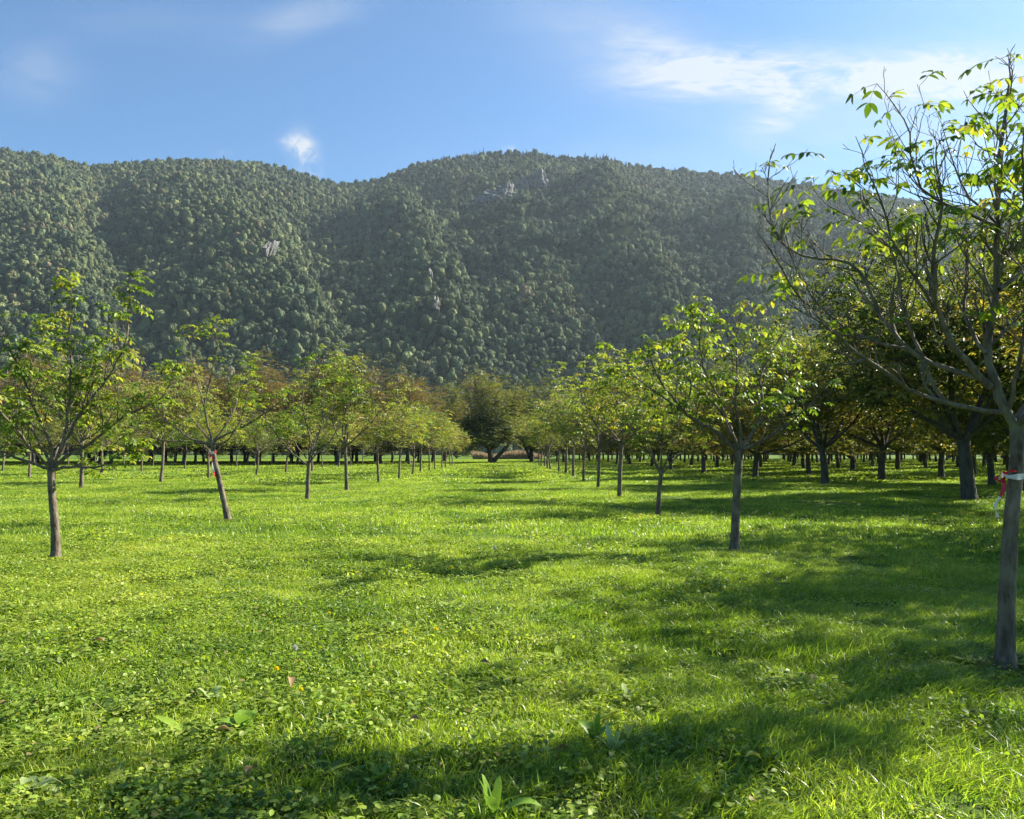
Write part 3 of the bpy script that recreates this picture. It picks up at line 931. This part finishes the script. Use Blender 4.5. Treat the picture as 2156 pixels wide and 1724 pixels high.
rows.append(('fifth row left of aisle', 0, [(-53, 84), (-53, 91), (-53, 98)]))
used = {}
looks = ['with bright yellow green leaves', 'with open half bare branches', 'with a rounded olive green crown', 'with a lopsided crown', 'with pale leaves and straight stem', 'with yellowing leaves']
for ri, (rname, n0, places) in enumerate(rows):
    for i, (x, y) in enumerate(places):
        s = rg.uniform(.92, 1.18)
        if ri == 1: s *= 1.0 if y < 50 else 1.15
        hz = rg.uniform(.95, 1.15)
        k = (i * 5 + ri * 3 + (1 if y < 40 else 0)) % 6
        put(YOUNG, used, k, (x, y, float(gh(x, y)) - .03), rg.uniform(0, 6.28), (s, s * hz),
            'young tree %s, %s in %s' % (looks[k], ORD[i + n0], rname), YG)
retire(YOUNG)

MG = 'mature walnut trees of the dark orchard'
OLD = [make_tree('walnut_tree', 500 + k, 9.0, 5.5, 1.9, .21, True, M_LEAF_OLD, M_BARK_OLD, 6600, .47, nlimb=9) for k in range(5)]
BROWN = [make_tree('walnut_tree', 600 + k, 13.0, 6.2, 1.9, .25, True, M_LEAF_BROWN, M_BARK_OLD, 6200, .66, nlimb=9) for k in range(3)]
used = {}
place = []
for i in range(12):
    for j in range(18):
        place.append((15.6 + 12 * i, 15 + 12 * j, i * 2, j))
        place.append((21.6 + 12 * i, 21 + 12 * j, i * 2 + 1, j))
place = [p for p in place if (p[0] / p[1] < .78 or (p[0], p[1]) in ((15.6, 15), (21.6, 21), (27.6, 27))) and p[1] < 215]
place = [((14.2, 14.6) + p[2:]) if (p[0], p[1]) == (15.6, 15) else p for p in place]
place += [(23.8, 39.5, 30, 1), (9.6, 128, 32, 0), (9.0, 141, 32, 1), (11, 155, 32, 2)]
LN = ['first', 'second', 'third', 'fourth', 'fifth', 'sixth', 'seventh', 'eighth', 'ninth', 'tenth', 'eleventh', 'twelfth', 'thirteenth', 'fourteenth', 'fifteenth', 'sixteenth', 'seventeenth', 'eighteenth', 'nineteenth', 'twentieth', 'twenty-first', 'twenty-second', 'twenty-third', 'twenty-fourth']
for (x, y, ci, cj) in place:
    k = rg.randint(0, 5)
    jx, jy = (rg.uniform(-.35, .35), rg.uniform(-.5, .5)) if y > 30 else (0, 0)
    s = rg.uniform(.82, 1.0) * (1.18 if y < 32 else 1)
    if ci < 30:
        lab = 'dark walnut tree, %s from the front in %s column right of the aisle' % (LN[cj], LN[ci])
    elif ci == 30:
        lab = 'dark walnut tree between two columns of the orchard, behind the taped young tree'
    else:
        lab = 'dark walnut tree, %s of three past the end of the row right of aisle' % LN[cj]
    put(OLD, used, k, (x + jx, y + jy, float(gh(x, y)) * (y < 60) - .05), rg.uniform(0, 6.28), (s, s * rg.uniform(.92, 1.1)), lab, MG)
BG = 'autumn walnut trees behind the young orchard'
used = {}
for i in range(11):
    for j in range(6):
        x = -13.0 - 9.8 * i - (j % 2) * 4.9 + rg.uniform(-.6, .6)
        y = 107 + 8.2 * j + rg.uniform(-.6, .6)
        if x / y < -.72: continue
        s = rg.uniform(.88, 1.12) * (1.0 if i else .95)
        put(BROWN, used, rg.randint(0, 3), (x, y, -.05), rg.uniform(0, 6.28), (s, s * rg.uniform(.9, 1.1)),
            'brown walnut tree, %s from the big dark tree, in %s row behind young orchard' % (LN[i], ['front', 'second', 'third', 'fourth', 'fifth', 'sixth', 'seventh'][j]), BG)
retire(OLD)
retire(BROWN)
LINE = [make_tree('broadleaf_tree', 640 + k, 9.5, 5.8, .9, .28, True, M_LEAF_ROW, M_BARK_OLD, 5200, .6, nlimb=11) for k in range(2)]
rgl = np.random.RandomState(31)
for i in range(13):
    for sd in (-1, 1):
        x = sd * (13 + 11.5 * i) + rgl.uniform(-2, 2)
        sc2 = rgl.uniform(.85, 1.2)
        put(LINE, None, rgl.randint(0, 2), (x, 226 + rgl.uniform(-5, 5), -.6), rgl.uniform(0, 6.28), (sc2, sc2 * rgl.uniform(.85, 1.15)),
            'bushy tree of the far tree line, %s from the reeds, behind the %s' % (LN[i], 'brown walnuts' if sd < 0 else 'dark orchard'), 'bushy trees closing the valley floor')
retire(LINE)


def big_tree(label, seed, H, Rc, fork, tr, mat, loc, leanv, ncl=9500, size=.72):
    rg_ = np.random.RandomState(seed)
    root = make_tree('broadleaf_tree', seed, H, Rc, fork, tr, True, mat, M_BARK_OLD, ncl, size, nlimb=15)
    # second leaning stem from the same foot
    T = Tubes()
    trunk_tube(T, [(0.1, 0, 0), (leanv * .4, 0, fork * .5), (leanv, 0, fork * 1.25)], tr * .75, tr * .5, rg_, sides=10, flare=1.6)
    T.build('trunk', M_BARK_OLD, root)
    root.location = loc
    tag(root, label, 'tree')
    return root


big_tree('big round dark tree with a leaning double trunk at the end of the aisle', 701, 13.0, 6.4, 2.2, .5, M_LEAF_DARK, (-2.2, 123, -.05), 2.6)
big_tree('dark green tree behind the big round one at the end of the aisle', 702, 13.5, 6.2, 2.2, .4, M_LEAF_DARK, (4.4, 134, -.05), -1.2)
big_tree('tall olive green tree rising behind the brown walnuts, beside the big dark tree', 703, 14.5, 7.0, 2.4, .45, M_LEAF_DARK, (-11.5, 150, -.05), 1.0)


# ------------------------------------------------------------------ dry reeds beyond the orchard
def make_reeds():
    rg = np.random.RandomState(9)
    n = 7000
    x, y = rg.uniform(-8, 9, n), rg.uniform(196, 204, n)
    L = Leaves()
    h = rg.uniform(1.0, 2.0, n) * (1 + .25 * np.sin(x * .5))
    d = np.stack([rg.normal(0, .18, n), rg.normal(0, .18, n), np.ones(n)], -1)
    L.add(np.stack([x, y, np.zeros(n)], -1), d, nrm(rg.normal(0, 1, (n, 3)) * np.array([1, 1, .1])), h, h * .09, rg.uniform(0, 1, n))
    m = leaf_mat('dry_reed', [(0, (0.30, 0.22, 0.12)), (.5, (0.42, 0.30, 0.18)), (1, (0.5, 0.40, 0.27))], trans=.3, tmul=(1, 1, 1))
    o = L.build('dry_reeds', m)
    tag(o, 'strip of tall pale dry reeds beyond the far end of the orchard', 'reeds', kind='stuff')


make_reeds()


# ------------------------------------------------------------------ meadow
def grass_mat(name, stops, trans=.45, tmul=(1.45, 1.45, .5), rough=.42, spec=.45):
    m, t = mat_new(name)
    a = t.new('ShaderNodeAttribute', attribute_name='rnd').outputs['Fac']
    oi = t.new('ShaderNodeObjectInfo').outputs['Random']
    pos = t.new('ShaderNodeNewGeometry').outputs['Position']
    n1_ = t.noise(pos, 0.28, 3, .6)
    n2_ = t.noise(pos, 1.5, 4, .6)
    f = t.m('ADD', t.m('MULTIPLY', a, .55), t.m('MULTIPLY_ADD', n1_, 1.5, -.62))
    f = t.m('ADD', f, t.m('MULTIPLY_ADD', n2_, .9, -.32))
    f = t.m('ADD', f, t.m('MULTIPLY_ADD', oi, .2, -.1), clamp=True)
    c = t.ramp(f, stops)
    k = t.m('MULTIPLY_ADD', t.m('FRACT', t.m('MULTIPLY', a, 53.1)), .9, .55)
    c = t.new('ShaderNodeHueSaturation', {'Color': c, 'Value': k}).outputs[0]
    dry = t.m('GREATER_THAN', t.m('FRACT', t.m('MULTIPLY', a, 17.3)), .985)
    c = t.mix(dry, c, (0.26, 0.22, 0.08))
    tcol = t.mix(1.0, c, tmul, 'MULTIPLY')
    p = t.new('ShaderNodeBsdfPrincipled', {'Base Color': c, 'Roughness': rough, 'Specular IOR Level': spec})
    tr = t.new('ShaderNodeBsdfTranslucent', {'Color': tcol})
    mx = t.new('ShaderNodeMixShader', {0: trans, 1: p, 2: tr})
    t.new('ShaderNodeOutputMaterial', {'Surface': mx})
    return m


M_GRASS = grass_mat('grass_blade', [(0, (0.04, 0.10, 0.014)), (.33, (0.14, 0.22, 0.020)), (.56, (0.28, 0.36, 0.035)), (1, (0.42, 0.45, 0.09))], spec=.45, rough=.38, tmul=(1.2, 1.4, .5))
M_WEED = grass_mat('weed_leaf', [(0, (0.045, 0.105, 0.02)), (.45, (0.17, 0.26, 0.03)), (1, (0.38, 0.43, 0.085))], rough=.5, spec=.3)


def blades(rg, n, rad, hmin, hmax, wmin, wmax, comb=(0, 0), seg=3, spread=.45):
    """n curved grass blades in a round patch; returns V, Q, rnd"""
    r = rad * np.sqrt(rg.uniform(0, 1, n)) * rg.uniform(.75, 1.1, n)
    a = rg.uniform(0, 6.28, n)
    b = np.stack([r * np.cos(a), r * np.sin(a), np.full(n, -.01)], -1)
    h = rg.uniform(hmin, hmax, n) * rg.uniform(.6, 1, n)
    wd = rg.uniform(wmin, wmax, n)
    lean = rg.normal(0, spread, (n, 2)) + np.array(comb)
    fa = rg.uniform(0, 3.14, n)
    sv = np.stack([np.cos(fa), np.sin(fa), np.zeros(n)], -1)
    V, Q = [], []
    for k in range(seg + 1):
        f = k / seg
        c = b + np.stack([lean[:, 0] * f ** 1.8 * h, lean[:, 1] * f ** 1.8 * h, h * f * (1 - .22 * f * np.linalg.norm(lean, axis=1).clip(0, 1.6))], -1)
        ww = (wd * (1 - f ** 2.2) + .0006)[:, None] * .5
        V += [c - sv * ww, c + sv * ww]
    V = np.stack(V, 1)
    m = (seg + 1) * 2
    o = np.arange(n)[:, None] * m
    Q = np.concatenate([o + np.array([[2 * k, 2 * k + 1, 2 * k + 3, 2 * k + 2]]) for k in range(seg)])
    return V.reshape(-1, 3), Q, np.tile(rg.uniform(0, 1, n), seg)


def grass_patch(seed, n, rad, hmin, hmax, wmin, wmax, comb=(0, 0), seg=3, spread=.45):
    rg = np.random.RandomState(seed)
    V, Q, r = blades(rg, n, rad, hmin, hmax, wmin, wmax, comb, seg, spread)
    return mk('g', V, Q, None, M_GRASS, {'rnd': ('FLOAT', 'FACE', r)}, link=False)


def weed_patch(seed, n, rad, size, hgt, fine=True):
    """clover and small broad leaves held at different heights"""
    rg = np.random.RandomState(seed)
    L = Leaves()
    r = rad * np.sqrt(rg.uniform(0, 1, n)); a = rg.uniform(0, 6.28, n)
    p = np.stack([r * np.cos(a), r * np.sin(a), rg.uniform(.15, 1, n) * hgt], -1)
    d = nrm(np.stack([rg.normal(0, 1, n), rg.normal(0, 1, n), rg.uniform(-.2, .9, n)], -1))
    sz = size * rg.uniform(.5, 1.35, n)
    L.add(p, d, nrm(np.stack([rg.normal(0, .5, n), rg.normal(0, .5, n), np.ones(n)], -1)), sz, sz * rg.uniform(.45, .85, n), rg.uniform(0, 1, n))
    return L.build('w', M_WEED, fine=fine, link=False)


def rosette(rg, L, p, n, size, up=.5):
    for k in range(n):
        a = k * 2.4 + rg.uniform(-.3, .3)
        d = np.array([math.cos(a), math.sin(a), up * rg.uniform(.5, 1.5)])
        s = size * rg.uniform(.7, 1.2)
        L.add(p, d, UPV, s, s * rg.uniform(.22, .32), rg.uniform(0, 1))


def rosette_src(seed):
    rg = np.random.RandomState(seed)
    L = Leaves()
    rosette(rg, L, np.zeros(3), rg.randint(6, 11), .15)
    return L.build('r', M_WEED, fine=True, link=False)


def zone(name, y0, y1, density, src, label, smin, smax, idxp=None, mask=None, seed=0, margin=.06, hs=True):
    rg = np.random.RandomState(seed)
    xm = .70 * y1 + 1.5
    n = int(2 * xm * (y1 - y0) * density)
    x, y = rg.uniform(-xm, xm, n), rg.uniform(y0, y1, n)
    keep = np.abs(x) < .70 * y + 1.2
    if mask is not None:
        keep &= rg.uniform(0, 1, n) < mask(x, y)
    x, y = x[keep], y[keep]
    bare = fbm(x, y, 2.1, 31, 3)
    fine_ = fbm(x, y, .55, 37, 2)
    ok = ((bare < .55) & ((fine_ < .55) | (y > 15))) | (rg.uniform(0, 1, len(x)) < .25)
    x, y = x[ok], y[ok]
    n = len(x)
    z = gh(x, y) * np.clip((140 - np.hypot(x, y)) / 60, 0, 1)
    s = rg.uniform(smin, smax, n)
    lush = 0.55 + 0.55 * (0.5 + 0.5 * np.clip(fbm(x, y, 3.2, 8, 2), -1, 1)) + 0.75 * (0.5 + 0.5 * np.clip(fbm(x, y, .9, 18, 2), -1, 1)) ** 1.5
    sz = s * (lush if hs else 1) * .66
    for o_ in COL.objects:
        if o_.type == 'EMPTY' and 'tree' in o_.name and o_.location.y < 40:
            dd_ = np.hypot(x - o_.location.x, y - o_.location.y)
            sz = sz * np.clip(.3 + dd_ * .7, .3, 1)
    P = np.stack([x, y, z], -1)
    rot = np.stack([np.zeros(n), np.zeros(n), rg.uniform(-.5, .5, n) if name.endswith('combed') else rg.uniform(0, 6.28, n)], -1)
    idx = rg.randint(0, len(src), n) if idxp is None else rg.choice(len(src), n, p=idxp)
    return P, rot, np.stack([s, s, sz], -1), idx


def cat(parts):
    return [np.concatenate([p[i] for p in parts]) for i in range(4)]


# weediness: more clover and broad leaves on the left foreground, more blade grass on the right
def weedy(x, y):
    f = fbm(x, y, 2.4, 21, 2)
    return np.clip(.55 - (x - .3) * .22 / np.maximum(y / 6, .6) + .5 * f, .06, 1)


def make_meadow():
    src = [grass_patch(900 + k, 420, .26, .05, .13, .004, .009, comb=(.0, 0), spread=.5) for k in range(4)]          # 0-3 near, plain
    src += [grass_patch(910 + k, 420, .26, .07, .16, .004, .008, comb=(.55, -.3), spread=.45) for k in range(3)]    # 4-6 near, combed by the mower
    src += [grass_patch(920 + k, 420, .75, .06, .15, .008, .016, seg=2) for k in range(4)]                          # 7-10 middle
    src += [grass_patch(930 + k, 420, 2.2, .08, .18, .03, .055, seg=2) for k in range(3)]                            # 11-13 far
    A = zone('a', 2.4, 14.5, 15, [0] * 4, '', .8, 1.2, seed=1)
    B = zone('combed', 2.4, 11, 12, [0] * 3, '', .8, 1.2, seed=2, mask=lambda x, y: np.clip((x - .1) * .9 + .25 * fbm(x, y, 2, 5, 2), 0, 1))
    B[3][:] += 4
    B[1][:, 2] += 0
    C = zone('c', 13, 46, 2.2, [0] * 4, '', .8, 1.2, seed=3)
    C[3][:] += 7
    D = zone('d', 42, 190, .22, [0] * 3, '', .8, 1.2, seed=4)
    D[3][:] += 11
    P, rot, s, idx = cat([A, B, C, D])
    scatter('grass', P, rot, s, idx, src, 'long bright green meadow grass between the walnut trees')
    ws = [weed_patch(950 + k, 120, .20, .031, .10) for k in range(4)] + [weed_patch(960 + k, 150, .55, .06, .11, False) for k in range(3)] + [weed_patch(970 + k, 200, 2.0, .16, .14, False) for k in range(2)]
    ws += [rosette_src(980 + k) for k in range(4)]
    A = zone('a', 2.4, 14.5, 17, [0] * 4, '', .8, 1.25, seed=11, mask=weedy)
    B = zone('b', 13, 46, 1.2, [0] * 3, '', .8, 1.2, seed=12, mask=lambda x, y: np.clip(.45 + .5 * fbm(x, y, 6, 22, 2) - (x > 2) * .2, 0.05, 1))
    B[3][:] += 4
    C = zone('c', 42, 130, .10, [0] * 2, '', .8, 1.2, seed=13)
    C[3][:] += 7
    T_ = zone('t', 2.6, 11, 1.6, [0] * 4, '', .55, .8, seed=19, hs=False)
    T_[2][:, 2] *= 2.0
    D = zone('d', 2.4, 13, 4.5, [0] * 4, '', .6, 1.35, seed=14, mask=weedy, hs=False)
    D[3][:] += 9
    bx, by = [], []
    rgb_ = np.random.RandomState(66)
    for o_ in list(COL.objects):
        if o_.type == 'EMPTY' and 'tree' in o_.name and o_.location.y < 46:
            nn = 16
            rr_ = rgb_.uniform(.08, .42, nn); aa = rgb_.uniform(0, 6.28, nn)
            bx.append(o_.location.x + rr_ * np.cos(aa)); by.append(o_.location.y + rr_ * np.sin(aa))
    bx, by = np.concatenate(bx), np.concatenate(by)
    nb_ = len(bx)
    sb = rgb_.uniform(.7, 1.5, nb_)
    E = (np.stack([bx, by, gh(bx, by)], -1), np.stack([np.zeros(nb_), np.zeros(nb_), rgb_.uniform(0, 6.28, nb_)], -1), np.stack([sb * .7, sb * .7, sb * .55], -1), np.where(rgb_.uniform(0, 1, nb_) < .5, rgb_.randint(0, 4, nb_), rgb_.randint(9, 13, nb_)))
    P, rot, s, idx = cat([A, B, C, D, T_, E])
    scatter('low_weeds', P, rot, s, idx, ws, 'clover and small broad leaved weeds growing through the meadow grass')


make_meadow()


# ------------------------------------------------------------------ bigger weeds, dandelions, fallen leaves
def plain_mat(name, col, rough=.6, trans=0.0):
    m, t = mat_new(name)
    pos = t.new('ShaderNodeTexCoord').outputs['Object']
    a = t.noise(pos, 60, 3)
    c = t.mix(a, tuple(v * .7 for v in col), tuple(min(1, v * 1.25) for v in col))
    p = t.new('ShaderNodeBsdfPrincipled', {'Base Color': c, 'Roughness': rough})
    if trans:
        tr = t.new('ShaderNodeBsdfTranslucent', {'Color': c})
        p = t.new('ShaderNodeMixShader', {0: trans, 1: p, 2: tr})
    t.new('ShaderNodeOutputMaterial', {'Surface': p})
    return m


M_YEL = plain_mat('dandelion_yellow', (0.9, 0.70, 0.01), .6, .2)
M_STEM = plain_mat('flower_stem', (0.16, 0.25, 0.06), .5)
M_WHITE = plain_mat('seed_white', (0.55, 0.55, 0.5), .7, .3)
M_DEADLEAF = plain_mat('dead_leaf', (0.24, 0.16, 0.06), .7, .2)
M_YLEAF = plain_mat('yellow_leaf', (0.55, 0.5, 0.08), .6, .3)
M_DOCK = plain_mat('dock_leaf', (0.20, 0.34, 0.035), .4, .45)
M_PALE = plain_mat('pale_weed_leaf', (0.36, 0.45, 0.16), .5, .4)


def ground_loc(x, y):
    g = gpt(x, y)
    return (g[0], g[1], float(gh(g[0], g[1])))


def make_dandelion(x, y, h, label, kind='yellow', seed=0, r=.021):
    rg = np.random.RandomState(seed)
    root = empty('dandelion', ground_loc(x, y + h * F_PX / (EYE * F_PX / max(y - 953, 1)) ))
    T = Tubes()
    P, d = curve(rg, (0, 0, 0), (0.05, 0, 1), h, 5, .1, .05)
    T.add(P, np.full(6, .0022), 5)
    T.build('stem', M_STEM, root)
    L = Leaves()
    n = 70 if kind == 'yellow' else 110
    for k in range(n):
        a = k * 2.4
        e = (k / n)
        if kind == 'yellow':
            dd = np.array([math.cos(a) * (1.1 - e), math.sin(a) * (1.1 - e), .25 + e * 1.1])
        else:
            z = 1 - 2 * (k + .5) / n
            dd = np.array([math.cos(a) * math.sqrt(1 - z * z), math.sin(a) * math.sqrt(1 - z * z), z])
        L.add(P[-1], dd, randdir(rg), r, .006 if kind == 'yellow' else .003, rg.rand())
    L.build('flower_head' if kind == 'yellow' else 'seed_head', M_YEL if kind == 'yellow' else M_WHITE, root)
    tag(root, label, 'flower', 'dandelions in the meadow')


make_dandelion(575, 1431, .16, 'yellow dandelion with a flat wide head, left of the tall white seed stalk', seed=1, r=.027)
make_dandelion(630, 1467, .14, 'small yellow dandelion just below the tall white seed stalk', seed=2)
make_dandelion(915, 1336, .16, 'yellow dandelion, the larger of two beside each other in mid meadow', seed=3, r=.028)
make_dandelion(848, 1340, .14, 'orange yellow dandelion, the smaller of two beside each other in mid meadow', seed=4)
make_dandelion(950, 1200, .15, 'faint yellow dandelion beyond the others, at the edge of tree shade', seed=5, r=.026)
make_dandelion(692, 1299, .13, 'yellow dandelion alone in the sunny weeds, farther than the seed stalk', seed=6)
make_dandelion(612, 1385, .26, 'tall stalk with a pale round seed head', 'seed', seed=7, r=.024)
make_dandelion(1040, 1160, .2, 'white seed head at the edge of the shade, far along the aisle', 'seed', seed=8, r=.03)
make_dandelion(1335, 1130, .2, 'white seed head near the slim forked young tree', 'seed', seed=9, r=.03)


def make_big_weed(x, y, n, size, up, m, label, seed, wr=.3, lobes=0):
    rg = np.random.RandomState(seed)
    root = empty('weed_plant', ground_loc(x, y))
    for k in range(n):
        a = k * 2.4 + rg.uniform(-.3, .3)
        s = size * rg.uniform(.65, 1.2)
        N = 9
        f = np.linspace(0, 1, N)
        e = up * rg.uniform(.6, 1.3)
        dx = np.array([math.cos(a), math.sin(a), 0])
        mid = dx * (f * s * math.cos(e))[:, None] + UPV * (s * (math.sin(e) * f - .55 * f ** 2.6 * math.cos(e)))[:, None]
        mid[:, 2] += .015
        wv = s * wr * .5 * np.sin(np.pi * np.clip(f * .93 + .07, 0, 1)) ** .7 * (1 + (.3 * np.sin(f * 22 + k) if lobes else .08 * np.sin(f * 30 + k)))
        wv[-1] = .001
        sd_ = nrm(np.cross(dx, UPV) + rg.normal(0, .15, 3))
        upv = nrm(np.cross(sd_, dx))
        Lf, Rt = mid + sd_ * wv[:, None] + UPV * (wv * .35)[:, None], mid - sd_ * wv[:, None] + UPV * (wv * .35)[:, None]
        V = np.concatenate([Lf, mid, Rt])
        i = np.arange(N - 1)
        Q = np.concatenate([np.stack([i, i + N, i + N + 1, i + 1], -1), np.stack([i + N, i + 2 * N, i + 2 * N + 1, i + N + 1], -1)])
        mk('leaf', V, Q, None, m, parent=root)
    tag(root, label, 'weed', 'large leafy weeds in the meadow')


make_big_weed(1040, 1715, 7, .26, 1.15, M_DOCK, 'bright yellow green weed with long upright leaves at the bottom edge of the meadow', 1, .2)
make_big_weed(300, 1690, 11, .17, .7, M_DOCK, 'wide bright green dandelion rosette near the bottom edge', 2, .28, 1)
make_big_weed(1250, 1560, 8, .19, 1.15, M_DOCK, 'yellow green weed of upright crinkled leaves in the middle of the near grass', 3, .25, 1)
make_big_weed(1290, 1585, 6, .16, 1.0, M_PALE, 'pale silvery weed beside the yellow green crinkled one', 4, .3, 1)
make_big_weed(60, 1690, 7, .17, .6, M_PALE, 'pale wide leaved weed in the near corner', 5, .5)
make_big_weed(510, 1560, 7, .16, .9, M_DOCK, 'broad leaved weed above the wide dandelion rosette', 6, .42)
make_big_weed(1320, 1485, 5, .13, 1.1, M_PALE, 'small pale leaved weed behind the silvery one', 7, .4)
make_big_weed(800, 1650, 7, .13, .9, M_DOCK, 'small bright weed in the shade patch near the bottom', 8, .3, 1)
make_big_weed(440, 1500, 6, .12, .8, M_PALE, 'grey green weed between rosette and dandelions', 9, .5)


def fallen_leaf(x, y, s, m, label, seed):
    rg = np.random.RandomState(seed)
    N = 7
    f = np.linspace(0, 1, N)
    wv = s * .26 * np.sin(np.pi * np.clip(f, .03, .98))
    mid = np.stack([f * s, np.zeros(N), .03 * s / .1 * np.sin(f * 3.1) * rg.uniform(.3, 1)], -1)
    V = np.concatenate([mid + np.stack([np.zeros(N), wv, wv * .7], -1), mid, mid + np.stack([np.zeros(N), -wv, wv * .7], -1)])
    i = np.arange(N - 1)
    Q = np.concatenate([np.stack([i, i + N, i + N + 1, i + 1], -1), np.stack([i + N, i + 2 * N, i + 2 * N + 1, i + N + 1], -1)])
    o = mk('fallen_leaf', V, Q, None, m)
    g = ground_loc(x, y)
    o.location = (g[0], g[1], g[2] + .09)
    o.rotation_euler = (rg.uniform(-.5, .5), rg.uniform(-.4, .4), rg.uniform(0, 6.28))
    tag(o, label, 'leaf', 'fallen leaves lying on the grass')


for k, (x, y, s, m, lab) in enumerate([
    (487, 1592, .09, M_DEADLEAF, 'pale curled dead leaf lying left of the near shade patch'),
    (612, 1490, .10, M_DEADLEAF, 'tan dead leaf lying below the tall seed stalk'),
    (1030, 1425, .08, M_DEADLEAF, 'brown and white curled leaf beside a dark hollow in the meadow'),
    (1605, 1642, .09, M_YLEAF, 'yellow leaf lying alone on the near blade grass'),
    (1325, 1560, .10, M_YLEAF, 'yellow leaf lying beside the silvery weed'),
    (860, 1545, .08, M_DEADLEAF, 'tan leaf lying in the grass between the two shade patches'),
    (190, 1390, .11, M_DEADLEAF, 'straw coloured leaf lying in the sunny weeds, farthest to the side of the leaning tree'),
    (540, 1670, .10, M_DEADLEAF, 'reddish brown leaf lying beside the wide rosette'),
    (1200, 1600, .08, M_DEADLEAF, 'dark brown leaf lying by the crinkled yellow green weed'),
    (1980, 1340, .10, M_YLEAF, 'pale yellow leaf lying in the shade left of the taped trunk'),
    (1700, 1450, .08, M_DEADLEAF, 'small brown leaf lying on the combed grass')]):
    fallen_leaf(x, y, s, m, lab, k)


# ------------------------------------------------------------------ barrier tape
def tape_mat():
    m, t = mat_new('barrier_tape')
    u = t.new('ShaderNodeAttribute', attribute_name='along').outputs['Fac']
    st = t.m('GREATER_THAN', t.m('FRACT', t.m('MULTIPLY', u, 2.2)), .5)
    c = t.mix(st, (0.45, 0.02, 0.03), (0.62, 0.62, 0.62))
    p = t.new('ShaderNodeBsdfPrincipled', {'Base Color': c, 'Roughness': .35})
    tr = t.new('ShaderNodeBsdfTranslucent', {'Color': c})
    mx = t.new('ShaderNodeMixShader', {0: .3, 1: p, 2: tr})
    t.new('ShaderNodeOutputMaterial', {'Surface': mx})
    return m


M_TAPE = tape_mat()


def ribbon(name, P, W, wdir, parent=None, off=0.0):
    P, W = np.asarray(P, float), np.asarray(W, float)
    wd = nrm(np.broadcast_to(wdir, P.shape)) if np.ndim(wdir) == 1 else nrm(wdir)
    n = len(P)
    V = np.concatenate([P - wd * W[:, None] / 2, P + wd * W[:, None] / 2])
    i = np.arange(n - 1)
    al = np.concatenate([[0], np.cumsum(np.linalg.norm(np.diff(P, axis=0), axis=1))]) + off
    return mk(name, V, np.stack([i, i + 1, i + 1 + n, i + n], -1), None, M_TAPE, {'along': ('FLOAT', 'POINT', np.concatenate([al, al]))}, parent=parent)


def make_tape(D, c, r, tail, k, label, loopw=.035):
    root = empty('barrier_tape', pt(*c, D))
    o = np.array(root.location)
    a = np.linspace(0, 2 * math.pi, 33)
    P = np.stack([np.cos(a) * r, np.sin(a) * r, .012 * np.sin(a + .5)], -1)
    ribbon('band', P, np.full(33, loopw) * (1 + .3 * np.sin(a * 3)), UPV, root, .03)
    for j, (pts, wd, off) in enumerate(tail):
        T_ = np.array([pt(x, y, D - r - .02) - o for x, y in pts])
        W = np.array(wd)
        s = np.linspace(0, 1, 24)
        s0 = np.linspace(0, 1, len(pts))
        T2 = np.stack([np.interp(s, s0, T_[:, q]) for q in range(3)], -1)
        for _ in range(2): T2[1:-1] = (T2[:-2] + 2 * T2[1:-1] + T2[2:]) / 4
        W2 = np.interp(s, s0, W)
        wdv = nrm(np.stack([np.cos(s * 4 + j), np.sin(s * 4 + j) * .8, .5 + 0 * s], -1))
        ribbon('tail', T2, W2, wdv, root, off)
    tag(root, label, 'tape', 'red and white barrier tape tied to tree trunks')


make_tape(5.8, (2133, 1000), .074, [([(2113, 995), (2102, 1003), (2096, 1012), (2108, 1014), (2116, 1004)], [.02, .06, .05, .05, .02], 0.0),
                                    ([(2114, 998), (2114, 1012), (2113, 1028), (2106, 1044), (2097, 1057), (2093, 1068), (2096, 1080), (2100, 1088)], [.03, .04, .035, .02, .012, .05, .05, .02], .06),
                                    ([(2118, 994), (2128, 991), (2140, 993)], [.01, .03, .01], .10)], 0,
          'red and white barrier tape knotted round the nearest trunk, white end hanging')
make_tape(18.8, (447.5, 952), .078, [([(444, 952), (439, 957), (443, 963)], [.03, .07, .04], 0.0), ([(445, 960), (448, 985), (452, 1005)], [.03, .05, .08], .09)], 1,
          'scrap of red tape with a white tail on the leaning second tree', .06)

# ------------------------------------------------------------------ haze
def make_haze():
    V = np.array([(x, y, z) for x in (-2700, 2700) for y in (-320, 2400) for z in (-4, 760)], float)
    Q = [(0, 1, 3, 2), (4, 6, 7, 5), (0, 4, 5, 1), (2, 3, 7, 6), (0, 2, 6, 4), (1, 5, 7, 3)]
    m, t = mat_new('air')
    v = t.new('ShaderNodeVolumePrincipled', {'Color': (0.72, 0.86, 1.0, 1), 'Density': 0.00006, 'Anisotropy': 0.3})
    t.new('ShaderNodeOutputMaterial', {'Volume': v})
    o = mk('haze', V, Q, None, m, smooth=False)
    tag(o, 'thin blue haze between the orchard and the mountain', 'haze', kind='stuff')


make_haze()
